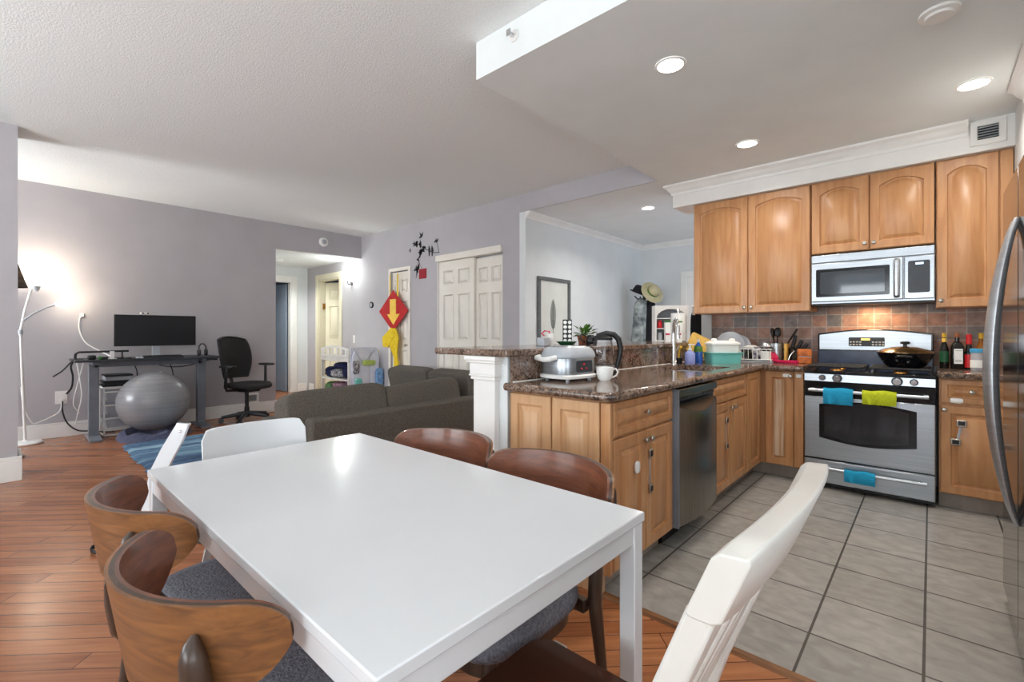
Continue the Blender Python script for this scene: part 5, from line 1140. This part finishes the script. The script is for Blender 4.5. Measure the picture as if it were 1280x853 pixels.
# exercise ball on its foam base
t = thing('exercise_ball', 'big silver grey exercise ball under the desk', 'exercise ball', (-6.80, 1.235, .075))
g = G(); rings = []; n = 48
for j in range(41):
    ph = -PI / 2 + PI * j / 40; rib = .0012 * math.sin(j * PI)
    rings.append([(-6.80 + .352 * max(math.cos(ph), 1e-4) * math.cos(2 * PI * i / n), 1.235 + .352 * max(math.cos(ph), 1e-4) * math.sin(2 * PI * i / n), .412 + .342 * math.sin(ph)) for i in range(n)])
g.loft(rings); obj('ball', g, M['ball'], t, smooth=180)
g = G(); g.cyl((-6.82, 1.3, .7445), (-6.82, 1.3, .7535), .012, n=12); obj('valve_plug', g, M['white_pl'], t)
t = thing('foam_base', 'blue grey foam ring base under the exercise ball', 'foam base', (-6.80, 1.235, 0))
g = G(); n = 30; rings = []
for i in range(n + 1):
    a_ = 2 * PI * i / n; w_ = .012 * math.sin(a_ * 7); ro = .355 + .015 * math.sin(a_ * 5); h_ = .085 + .02 * math.sin(a_ * 7)
    q = Vector((math.cos(a_), math.sin(a_), 0)); o = Vector((-6.80, 1.235, 0)); rings.append([o + q * .16, o + q * ro, o + q * (ro - .02) + Vector((0, 0, h_ * .8)), o + q * (ro - .07) + Vector((0, 0, h_)), o + q * .22 + Vector((0, 0, .05))])
g.loft(rings, cap0=False, cap1=False); obj('ring', g, M['mat'], t, smooth=25)
# office chair
oc = Vector((-7.0, 2.3, 0)); t = thing('office_chair', 'black mesh office chair with armrests beside the desk', 'office chair', oc)
F_ = Vector((.92, .40, 0)).normalized(); L_ = Vector((-F_.y, F_.x, 0)); Z_ = Vector((0, 0, 1)); W = lambda f, l, z: oc + F_ * f + L_ * l + Z_ * z
g = G(); g.cyl(W(0, 0, .1), W(0, 0, .46), .025, n=14); g.cyl(W(0, 0, .06), W(0, 0, .2), .04, .03, n=14); obj('column', g, M['black'], t)
for i in range(5):
    a_ = 2 * PI * i / 5 + .25; d_ = F_ * math.cos(a_) + L_ * math.sin(a_); p0 = oc + Z_ * .115; p1 = oc + d_ * .3 + Z_ * .075
    g = G(); g.tube([p0, p0.lerp(p1, .5), p1], .025, 8, rr=[.034, .028, .022], flat=.9); lg = obj('leg', g, M['graphite'], t)
    g = G(); s_ = Vector((-d_.y, d_.x, 0))
    for q in (-.018, .018): g.cyl(p1 + s_ * (q - .009) - Z_ * .046, p1 + s_ * (q + .009) - Z_ * .042, .033, n=16)
    g.cyl(p1 - Z_ * .04, p1, .01, n=8); obj('caster', g, M['black'], lg)
g = G(); n = 36
def sr2(k, z, dz=0): 
    out = []
    for i in range(n):
        a_ = 2 * PI * i / n; p = lambda q, e: math.copysign(abs(q) ** e, q)
        f = .24 * p(math.cos(a_), .6); l = .255 * p(math.sin(a_), .6); out.append(W(.04 + f * k, l * k, z + dz * -(max(0, f) / .24) ** 3))
    return out
g.loft([sr2(.85, .47, .02), sr2(.98, .485, .03), sr2(1, .51, .03), sr2(.95, .535, .03), sr2(.6, .54, .02)]); obj('seat', g, M['mesh_black'], t, smooth=60)
g = G(); g.loft([[W(f, l, z) for f, l in ((-.15, -.11), (.13, -.11), (.13, .11), (-.15, .11))] for z in (.41, .475)]); obj('mechanism', g, M['black'], t, bev=.01)
g = G(); rings = []; NB = 15
for j in range(13):
    z = .60 + .56 * j / 12; k = j / 12; wq = .235 - .05 * (1 - k) ** 3 - .02 * k ** 6 + .012 * math.sin(k * PI); lum = .05 * math.sin(k * PI * .9)
    ring = []
    for sgn in (0, 1):
        for i in (range(NB) if sgn == 0 else reversed(range(NB))):
            s = -1 + 2 * i / (NB - 1); ztop = z - (.04 * s * s if j == 12 else .025 * s * s * k)
            ring.append(W(-.26 + lum - .1 * k + .07 * s * s - sgn * .018, s * wq, ztop))
    rings.append(ring)
g.loft(rings); bk = obj('backrest', g, M['mesh_black'], t, smooth=60)
g = G(); fr = [r_[0] for r_ in rings] + rings[-1][1:NB] + [r_[NB - 1] for r_ in reversed(rings)][1:] + list(reversed(rings[0][:NB]))
g.tube([Vector(p) for p in fr], .012, 8); obj('back_rim', g, M['black'], bk)
g = G(); g.tube([W(-.12, 0, .43), W(-.25, 0, .46), W(-.3, 0, .6), W(-.28, 0, .8)], .022, 8); obj('back_bracket', g, M['black'], t)
for s in (-1, 1):
    g = G(); g.tube([W(-.02, s * .12, .44), W(-.02, s * .29, .45), W(-.01, s * .32, .5), W(0, s * .31, .75)], .02, 8, rr=[.018, .018, .02, .017]); ar = obj('arm', g, M['black'], t)
    g = G(); g.sup(W(.02, s * .31, .77), (.13, .05, .018), .5, .6, 20, 8, rot=Matrix.Rotation(math.atan2(F_.y, F_.x), 3, 'Z')); obj('arm_pad', g, M['black'], ar)
# vent grille low on the wall, behind the chair
t = thing('wall_vent', 'white vent grille low on the purple wall behind the office chair', 'air vent', (-7.55, 2.55, .12))
g = G(); P = pl('x+', -7.55); panel(g, P, 2.46, 2.64, .17, .31, .014, .02, 0, False); obj('frame', g, M['trim'], t)
g = G()
for i in range(6): g.box(-7.545, -7.53, 2.485, 2.615, .198 + i * .016, .205 + i * .016)
obj('louvres', g, M['grey_pl'], t)
# floor lamp
lb = Vector((-7.36, .2, 0)); t = thing('floor_lamp', 'white torchiere floor lamp with lit bowl and bent reading arm', 'floor lamp', lb)
g = G(); g.lathe(lb, [(0, 0), (.14, 0), (.145, .012), (.13, .026), (.03, .034), (.012, .05)], 30); obj('base', g, M['white_pl'], t)
top = Vector((-7.34, .245, 1.70)); g = G(); jn = Vector((-7.36, .165, 1.24)); g.tube([lb + Vector((0, 0, .04)), Vector((-7.36, .18, .7)), jn, Vector((-7.355, .195, 1.45)), top], .013, 10); obj('pole', g, M['white_pl'], t)
g = G(); g.cyl(jn - Vector((0, 0, .04)), jn + Vector((0, 0, .01)), .022, n=12); obj('joint', g, M['grey_pl'], t)
bc = Vector((-7.31, .285, 1.735)); g = G(); g.lathe(bc, [(.02, -.025), (.032, -.005), (.075, .025), (.105, .06), (.11, .072), (.105, .072), (.07, .034), (.025, .008), (0, .006)], 32); obj('bowl_shade', g, M['lampglow'], t)
g = G(); g.lathe(bc, [(.014, -.06), (.03, -.02), (.036, .002), (.02, .004)], 18); obj('bowl_holder', g, M['grey_pl'], t)
arm_e = Vector((-7.27, .44, 1.535)); g = G(); g.tube([jn + Vector((0, .0, .09)), Vector((-7.33, .25, 1.42)), Vector((-7.29, .36, 1.5)), arm_e], .009, 8); obj('reading_arm', g, M['grey_pl'], t)
hd = Vector((-.4, .9, .35)).normalized(); g = G(); x_ = hd.orthogonal().normalized(); y_ = hd.cross(x_)
g.loft([[arm_e + hd * h_ + (x_ * math.cos(2 * PI * i / 20) + y_ * math.sin(2 * PI * i / 20)) * q for i in range(20)] for h_, q in ((-.01, .02), (.02, .034), (.09, .06), (.09, .056), (.03, .03), (.01, .015))]); obj('reading_shade', g, M['lampglow'], t)
point('torchiere_bulb', bc + Vector((0, 0, .13)), 6.5, .06, (1, .86, .66))
point('reading_bulb', arm_e + hd * .12, 2.1, .03, (1, .88, .7))
# dark shade behind the stub wall
lc = Vector((-7.3, .12, 1.72)); lc = Vector((-6.6, .045, 0)); t = thing('floor_lamp', 'floor lamp with tall dark brown conical shade, half hidden behind the stub wall', 'floor lamp', lc)
g = G(); g.lathe(lc, [(0, 0), (.13, 0), (.13, .02), (.012, .03), (.01, 1.7)], 20); obj('stand', g, M['walnut_dark'], t)
g = G(); g.lathe(lc, [(.155, 1.66), (.055, 1.995), (.05, 1.995), (.15, 1.66)], 26); obj('lamp_shade', g, M['darkshade'], t)
# cable ring on the floor under the walnut chairs
t = thing('cable_coil', 'coil of black cable on the wood floor behind the walnut chairs', 'cable', (-3.44, .4, 0))
cc = Vector((-3.44, .40, .008)); g = G(); g.tube([cc + Vector((.07 * math.cos(q) * (1 + .06 * math.sin(3 * q)), .055 * math.sin(q), .001 * q)) for q in arc(40, 0, 5.5 * PI)], .006, 7); obj('coil', g, M['black'], t)
t = thing('floor_cable', 'thin black cable trailing across the wood floor under the table', 'cable', (-2.5, .9, 0))
g = G(); g.cord([(-3.3, .72, .007), (-2.9, .86, .007), (-2.5, .95, .007), (-2.1, .9, .007), (-1.7, 1.05, .007)], .006, 7); obj('cable', g, M['black'], t)

# ---------------------------------------------------------------- wall pieces
Yw = YC - .001
t = thing('paper_ornament', 'red diamond paper ornament with a golden down arrow, hanging on the linen closet door', 'wall ornament', (-6.45, YC - .06, 1.2))
g = G(); dcx, dcz = -6.455, 1.57; yo = YC - .07
g.prism([(dcx - .41, dcz), (dcx, dcz - .34), (dcx + .41, dcz), (dcx, dcz + .34)], 'xz', yo, yo + .008); obj('diamond', g, M['red'], t)
g = G(); g.prism([(dcx - .085, dcz + .19), (dcx - .085, dcz - .05), (dcx - .17, dcz - .05), (dcx + .01, dcz - .225), (dcx + .19, dcz - .05), (dcx + .085, dcz - .05), (dcx + .085, dcz + .19)], 'xz', yo - .004, yo); obj('down_arrow', g, M['gold'], t)
for dx in (-.09, .13):
    g = G(); g.box(dcx + dx - .012 - (.012 if dx > 0 else 0), dcx + dx + .012, yo + .002, yo + .006, dcz + .15, 2.16); obj('hanging_ribbon', g, M['yellow'], t)
g = G(); rings = []
for i in range(12):
    k = i / 11; z = 1.29 - .62 * k; hw = .06 + .07 * math.sin(PI * min(1, k * 1.2 + .1)) * (1 - .25 * k); x = dcx + .02 + .09 * k + .02 * math.sin(k * 9)
    rings.append([(x - hw, yo - .015 + .012 * math.sin(k * 12), z), (x - hw * .3, yo - .035 + .012 * math.sin(k * 8), z), (x + hw * .4, yo - .02, z), (x + hw, yo - .03, z), (x + hw, yo - .01, z), (x, yo, z), (x - hw, yo, z)])
g.loft(rings); g.prism([(dcx - .02, 1.3), (dcx - .27, 1.14), (dcx - .25, .99), (dcx - .1, .98), (dcx + .06, 1.17)], 'xz', yo - .03, yo - .012); obj('yellow_tassel', g, M['yellow'], t, smooth=60)
# bird and branch decal, red card
def leafpoly(cx, cz, L, a, wq=.38):
    out = []
    for q, s in ((0, 0), (.25, 1), (.6, .85), (1, 0), (.6, -.85), (.25, -1)):
        u, v = (q - .5) * L, s * L * wq * .5; out.append((cx + u * math.cos(a) - v * math.sin(a), cz + u * math.sin(a) + v * math.cos(a)))
    return out
t = thing('wall_decal', 'black wall decal of a leafy branch with two perched birds, between the closet doors', 'wall decal', (-5.75, Yw, 2.15))
g = G(); br = [(-5.36, 2.40), (-5.5, 2.41), (-5.62, 2.46), (-5.74, 2.5), (-5.82, 2.43), (-5.88, 2.36), (-5.84, 2.27)]
def strip(pts, w0):
    for (a0, b0), (a1, b1) in zip(pts[:-1], pts[1:]):
        d_ = Vector((a1 - a0, b1 - b0)).normalized(); n_ = Vector((-d_.y, d_.x)) * w0
        g.prism([(a0 + n_.x, b0 + n_.y), (a1 + n_.x, b1 + n_.y), (a1 - n_.x, b1 - n_.y), (a0 - n_.x, b0 - n_.y)], 'xz', Yw - .0015, Yw - .0005)
strip(br, .005); strip([(-5.37, 2.40), (-5.42, 2.55), (-5.44, 2.62)], .004); strip([(-5.74, 2.5), (-5.84, 2.58), (-5.93, 2.6)], .004); strip([(-5.84, 2.27), (-5.78, 2.2)], .003)
rnd = random.Random(8)
for k in range(30):
    seg_ = [(-5.74, 2.5), (-5.84, 2.58), (-5.82, 2.43), (-5.88, 2.36), (-5.42, 2.55), (-5.44, 2.61), (-5.78, 2.46), (-5.92, 2.6)]
    bx_, bz_ = rnd.choice(seg_); g.prism(leafpoly(bx_ + rnd.uniform(-.03, .03), bz_ + rnd.uniform(-.03, .03), rnd.uniform(.06, .095), rnd.uniform(0, PI)), 'xz', Yw - .002, Yw - .0005)
obj('branch', g, M['black'], t)
for bx_, bz_ in ((-5.6, 2.47), (-5.53, 2.465)):
    g = G(); g.prism(leafpoly(bx_, bz_, .13, math.radians(100), .42), 'xz', Yw - .002, Yw - .0005); g.prism([(bx_ - .02, bz_ - .05), (bx_ + .01, bz_ - .05), (bx_ + .012, bz_ - .1), (bx_ - .012, bz_ - .1)], 'xz', Yw - .002, Yw - .0005); obj('perched_bird', g, M['black'], t)
def bird(x, z, s, a, lab):
    g = G(); R2 = lambda u, v: (x + s * (u * math.cos(a) - v * math.sin(a)), z + s * (u * math.sin(a) + v * math.cos(a)))
    g.prism([R2(*p) for p in ((-.5, 0), (-.1, .12), (-.1, .55), (.15, .15), (.5, .25), (.25, -.1), (-.05, -.18))], 'xz', Yw - .002, Yw - .0005); tag(obj('bird_decal', g, M['black']), lab, 'wall decal')
bird(-5.80, 2.70, .14, .4, 'flying bird decal, highest of the three above the branch decal')
bird(-5.98, 2.6, .1, 1.0, 'flying bird decal, middle one upper left of the branch decal')
bird(-6.08, 2.51, .085, 1.4, 'small flying bird decal, farthest left of the branch decal')
g = G(); g.prism([(-5.93, 2.06), (-5.915, 2.23), (-5.84, 2.3), (-5.87, 2.2), (-5.9, 2.14)], 'xz', Yw - .002, Yw - .0005)
for q in range(5): g.prism(leafpoly(-5.95 + q * .022, 2.2 + .03 * math.sin(q * 2.1), .09, .5 + q), 'xz', Yw - .002, Yw - .0005)
tag(obj('bird_decal', g, M['black']), 'bird decal with spread wings just left of the red card', 'wall decal')
tag(obj('red_card', G().box(-5.85, -5.67, Yw - .006, Yw, 2.045, 2.195), M['dark_red']), 'square dark red paper card on the wall below the branch decal', 'wall card')
# thermostat ring, light switch, hook, smoke detectors
t = thing('thermostat', 'round black ring thermostat on the grey wall left of the linen closet', 'thermostat', (-7.2, YC - .01, 1.72))
g = G(); g.cyl((-7.2, YC, 1.7), (-7.2, YC - .02, 1.7), .055, n=28); obj('ring', g, M['black'], t)
g = G(); g.cyl((-7.2, YC - .02, 1.7), (-7.2, YC - .023, 1.7), .034, n=24); obj('dial', g, M['grey_pl'], t)
t = thing('light_switch', 'white light switch on the hall wall above the laundry rack', 'light switch', (-7.79, YC - .005, 1.1)); obj('plate', G().box(-7.83, -7.75, YC - .008, YC, 1.03, 1.17), M['trim'], t, bev=.003); obj('rocker', G().box(-7.807, -7.773, YC - .013, YC - .008, 1.065, 1.135), M['white_pl'], t, bev=.002)
t = thing('wall_sconce', 'bright frosted wall sconce high on the hall wall beside the open door', 'wall light', (-7.88, YC - .02, 2.1))
g = G(); g.cyl((-7.88, YC, 2.12), (-7.88, YC - .014, 2.12), .03, n=18); obj('plate', g, M['nickel'], t)
g = G(); g.cord([(-7.88, YC - .01, 2.12), (-7.88, YC - .06, 2.105), (-7.88, YC - .085, 2.13), (-7.88, YC - .085, 2.17)], .01); obj('arm', g, M['grey_metal'], t)
g = G(); g.lathe((-7.88, YC - .085, 2.17), [(.02, 0), (.045, .03), (.055, .075), (.045, .115), (0, .13)], 22); obj('globe', g, M['lens'], t)
point('sconce_bulb', (-7.88, YC - .19, 2.3), 9, .06, (.93, 1, .97))
g = G(); 
def wall_disc(x, y, z, r, d): 
    gg = G(); n = 28; gg.loft([[(x + q, y + rr_ * math.cos(2 * PI * i / n), z + rr_ * math.sin(2 * PI * i / n)) for i in range(n)] for q, rr_ in ((0, r), (d * .7, r), (d, r * .8))]); return gg
t = thing('smoke_detector', 'round white smoke detector on the wall above the hall opening', 'smoke detector', (-7.55, 3.65, 2.66))
obj('body', wall_disc(-7.55, 3.65, 2.735, .075, .035), M['trim'], t); obj('sensor_cap', wall_disc(-7.518, 3.65, 2.735, .04, .012), M['grey_pl'], t)
t = thing('hall_light', 'small round white ceiling light in the hall', 'ceiling light', (-8.6, 3.55, 2.55))
g = G(); g.lathe((-8.9, 3.45, 2.56), [(.09, 0), (.09, -.015), (.07, -.03), (0, -.034)], 26); obj('cover', g, M['trim'], t)
area('hall_lamp', (-8.9, 3.45, 2.51), (0, 0, 0), .3, .3, 16, (.95, 1, .98), 'DISK', math.radians(140))
# ---------------------------------------------------------------- laundry rack in the hall opening
LX0, LX1, LY0, LY1 = -7.86, -6.92, 3.76, 4.30
t = thing('storage_rack', 'white slatted storage rack stacked with clothes at the hall opening', 'storage rack', (-7.39, 4.03, 0))
g = G()
for x in (LX0, LX1 - .035):
    for y in (LY0, LY1 - .035): g.box(x, x + .035, y, y + .035, 0, .93)
obj('post', g, M['white_pl'], t, bev=.003)
for z in (.14, .43): obj('shelf', G().box(LX0, LX1, LY0, LY1, z, z + .022), M['white_pl'], t, bev=.003)
g = G(); g.box(LX0, LX1, LY0, LY1, .745, .76); obj('tray', g, M['white_pl'], t)
g = G()
def lattice(a0, a1, f):
    for i in range(int((a1 - a0) / .055)):
        for dz in (0, 1):
            u = a0 + .02 + i * .055 + dz * .027; f(u, u + .028, .77 + dz * .035)
g.box(LX0, LX1, LY0 - .008, LY0, .75, .77); g.box(LX0, LX1, LY0 - .008, LY0, .835, .855)
for i in range(19):
    u = LX0 + i * .05; g.prism([(u, .765), (u + .018, .765), (u + .055, .84), (u + .037, .84)], 'xz', LY0 - .008, LY0)
    g.prism([(u + .037, .765), (u + .055, .765), (u + .018, .84), (u, .84)], 'xz', LY0 - .01, LY0 - .003)
obj('lattice_rail', g, M['white_pl'], t)
g = G(); k = 17; pt = [(LX0 + (LX1 - LX0) * i / (k - 1), .955 + .05 * math.sin(PI * i / (k - 1))) for i in range(k)]
for i in range(k - 1): g.prism([pt[i], pt[i + 1], (pt[i + 1][0], pt[i + 1][1] - .035), (pt[i][0], pt[i][1] - .035)], 'xz', LY0 - .006, LY0 + .01)
for i in range(6): u = LX0 + .08 + i * .15; g.box(u, u + .055, LY0 - .004, LY0 + .008, .85, .965)
obj('arched_rail', g, M['white_pl'], t)
g = G(); g.box(LX1 - .012, LX1 + .006, LY0 + .035, LY1 - .035, .15, .98); obj('side_panel', g, M['white_cloth'], t)
cl = [(-7.72, 3.95, .455, .12, .16, .09, 'navy', 'navy garment hanging over the left of the upper rack shelf'), (-7.5, 4.0, .455, .2, .2, .075, 'greyp', 'grey patterned clothes at the middle of the upper rack shelf'), (-7.4, 4.02, .605, .26, .18, .055, 'navy', 'dark navy clothes piled on the patterned ones, upper rack shelf'), (-7.12, 4.0, .455, .16, .2, .1, 'navy', 'dark navy clothes at the right of the upper rack shelf'),
      (-7.76, 3.95, .165, .08, .15, .1, 'green_box', 'green folded fabric at the left of the lower rack shelf'), (-7.52, 4.0, .165, .15, .2, .05, 'black_cloth', 'black cloth at the bottom middle of the lower rack shelf'), (-7.46, 4.0, .267, .2, .19, .055, 'pinkp', 'pink patterned clothes heaped on the lower rack shelf'), (-7.1, 4.0, .165, .15, .2, .09, 'greyp', 'grey and white patterned clothes at the right of the lower rack shelf')]
for x, y, z, hx, hy_, hz, mt_, lab in cl:
    g = G(); g.sup((x, y, z + hz), (hx, hy_, hz), .6, .6, 26, 12, jit=.06); g.v = [(a_, b_, max(c_, z)) for a_, b_, c_ in g.v]; tag(obj('clothes', g, M[mt_], smooth=60), lab, 'clothes')
def hang(name, label, y0, y1, z0, z1, mat, x=LX1 + .03, cat='bag', d=.02):
    g = G(); g.sup((x, (y0 + y1) / 2, (z0 + z1) / 2), (d, (y1 - y0) / 2, (z1 - z0) / 2), .5, .35, 24, 12, jit=.025); return tag(obj(name, g, M[mat], smooth=60), label, cat)
hang('garment', 'white printed baby garment hanging on the right side of the rack', 3.80, 4.12, .32, .93, 'white_cloth', LX1 + .03, 'garment')
hang('wash_cloth', 'lime green cloth clipped to the rack side', 3.97, 4.2, .68, .77, 'lime', LX1 + .07, 'cloth')
hang('garment', 'white garment with grey stripe, hanging at the rear of the rack side', 4.12, 4.29, .3, .9, 'white_cloth', LX1 + .032, 'garment')
hang('garment', 'light blue garment hanging beside the rack, next to the linen closet', 4.2, 4.33, .33, .63, 'lightblue', LX1 + .09, 'garment', .03)
hang('toy', 'blue grey soft toy hanging at the front of the rack side', 3.8, 3.91, .55, .77, 'greyp', LX1 + .065, 'toy')
hang('toy', 'turquoise toy pouch hanging low on the rack side', 3.84, 3.96, .34, .48, 'teal', LX1 + .065, 'toy')
t = thing('hanger_loop', 'thin grey cord loop draped over the top of the rack side', 'cord', (LX1 + .03, 4.0, .75))
g = G(); g.tube([(LX1 + .055, 3.82 + .38 * i / 12, .96 - .2 * math.sin(PI * i / 12)) for i in range(13)], .005, 6); obj('cord', g, M['grey_pl'], t)
# ---------------------------------------------------------------- foyer: feather picture, coat stand
t = thing('framed_picture', 'weathered grey framed print of a feather on the white foyer wall', 'picture', (XF, 4.9, .95))
P = pl('x+', XF + .001); g = G()
def fr_(u0, u1, v0, v1, wq, d):
    for a_, b_, c_, e_ in ((u0, u1, v0, v0 + wq), (u0, u1, v1 - wq, v1), (u0, u0 + wq, v0 + wq, v1 - wq), (u1 - wq, u1, v0 + wq, v1 - wq)): g.box(XF + .001, XF + d, a_, b_, c_, e_)
fr_(4.555, 5.25, .93, 1.935, .045, .035); obj('frame', g, M['frame'], t, bev=.003)
obj('print', G().box(XF + .001, XF + .012, 4.6, 5.205, .975, 1.89), M['print'], t)
g = G(); x0 = XF + .012; fy, fz0, fz1 = 4.88, 1.14, 1.62
for i in range(26):
    k = i / 25; z = fz0 + .12 + (fz1 - fz0 - .12) * k; w_ = .062 * math.sin(PI * min(1, .12 + k * .86)) ** .6
    for s in (-1, 1): g.prism([(fy, z), (fy + s * w_, z + .03), (fy + s * w_ * .96, z + .038), (fy, z + .01)], 'yz', x0, x0 + .001)
g.prism([(fy - .003, fz0 - .06), (fy + .003, fz0 - .06), (fy + .002, fz1 + .03), (fy - .002, fz1 + .03)], 'yz', x0, x0 + .0015); obj('feather', g, M['ink'], t)
cs = Vector((-3.36, 6.86, 0)); t = thing('coat_stand', 'slim dark coat stand loaded with jackets and hats in the foyer corner', 'coat stand', cs)
g = G(); g.lathe(cs, [(0, 0), (.19, 0), (.19, .02), (.02, .035), (.016, 1.86), (.025, 1.88), (0, 1.9)], 20); obj('pole', g, M['black'], t)
for i in range(5):
    a_ = 2 * PI * i / 5; d_ = Vector((math.cos(a_), math.sin(a_), 0)); g = G(); g.tube([cs + Z_ * 1.7, cs + d_ * .1 + Z_ * 1.74, cs + d_ * .16 + Z_ * 1.8], .01, 8); obj('peg', g, M['black'], t)
Rv = Vector((math.cos(YAW), math.sin(YAW), 0)); Fv = Vector((-math.sin(YAW), math.cos(YAW), 0))
def jacket(name, label, cx, w0, w1, z0, z1, mat, dep, fold=5, cat='jacket'):
    g = G(); rings = []; n = 36
    for j in range(15):
        k = j / 14; z = z0 + (z1 - z0) * k; hw = w0 + (w1 - w0) * k; hw *= 1 - .55 * max(0, (k - .85) / .15) ** 2; dd = dep * (1 - .5 * k)
        rings.append([cs + Rv * (cx * (1 - .4 * k) + hw * math.cos(q) * (1 + .07 * math.sin(fold * q + 2 * k))) + Fv * (dd * math.sin(q) * (1 + .14 * math.sin(fold * q * 1.6)) - .05) + Z_ * z for q in [2 * PI * i / n for i in range(n)]])
    g.loft(rings); return tag(obj(name, g, M[mat], smooth=70), label, cat)
jacket('jacket', 'grey green jacket hanging on the left of the coat stand', -.125, .12, .10, .80, 1.76, 'grey_cloth', .12)
jacket('jacket', 'long black jacket hanging on the right of the coat stand', .125, .15, .07, .72, 1.74, 'black_cloth', .14, 4)
def hat(label, c, r, mat, brim, tilt, rz):
    t = thing('hat', label, 'hat', c); m_ = Matrix.Translation(c) @ Matrix.Rotation(rz, 4, 'Z') @ Matrix.Rotation(tilt, 4, 'X')
    g = G(); g.lathe((0, 0, 0), [(brim * .5, 0), (brim, -.012), (brim, -.006), (r, .01), (r * .96, .05), (r * .8, .095), (r * .4, .11), (0, .112)], 28); g.xf(m_); obj('crown', g, M[mat], t, smooth=60)
    g = G(); g.lathe((0, 0, 0), [(r * 1.02, .012), (r * 1.02, .035), (r, .036)], 28); g.xf(m_); obj('band', g, M['black_cloth' if mat == 'black_cloth' else 'leaf'], t)
hat('black brimmed hat on the left top of the coat stand', cs + Rv * -.12 - Fv * .03 + Z_ * 1.86, .085, 'black_cloth', .13, math.radians(25), YAW + .9)
hat('pale straw sun hat facing out on the right top of the coat stand', cs + Rv * .085 - Fv * .12 + Z_ * 1.85, .095, 'straw', .19, math.radians(62), YAW + .35)

# ---------------------------------------------------------------- groups of repeats
GR = {'base_cabinet': 'maple base cabinets', 'wall_cabinet': 'maple wall cabinets', 'towel': 'dish towels on the stove handles', 'recessed_light': 'recessed ceiling lights', 'ceiling_cover': 'round ceiling covers',
      'countertop': 'granite countertops', 'jar': 'small jars', 'carton': 'white and green cartons on the bar', 'bowl': 'dishes drying in the rack', 'cup': 'cups', 'plate': 'plates on edge in the dish rack',
      'knife': 'knives in the knife block', 'gadget': 'gadgets on the desk', 'folder': 'pile on the drawer trolley', 'clothes': 'clothes on the storage rack', 'garment': 'garments hanging on the rack side',
      'toy': 'toys hanging on the rack side', 'jacket': 'jackets on the coat stand', 'hat': 'hats on the coat stand', 'bird_decal': 'bird decals', 'floor_lamp': 'floor lamps', 'cable_bundle': 'cable bundles at the desk'}
for o in bpy.data.objects:
    if o.parent is None and 'label' in o.keys() and 'group' not in o.keys():
        k = o.name.split('.')[0]
        if k in GR: o['group'] = GR[k]
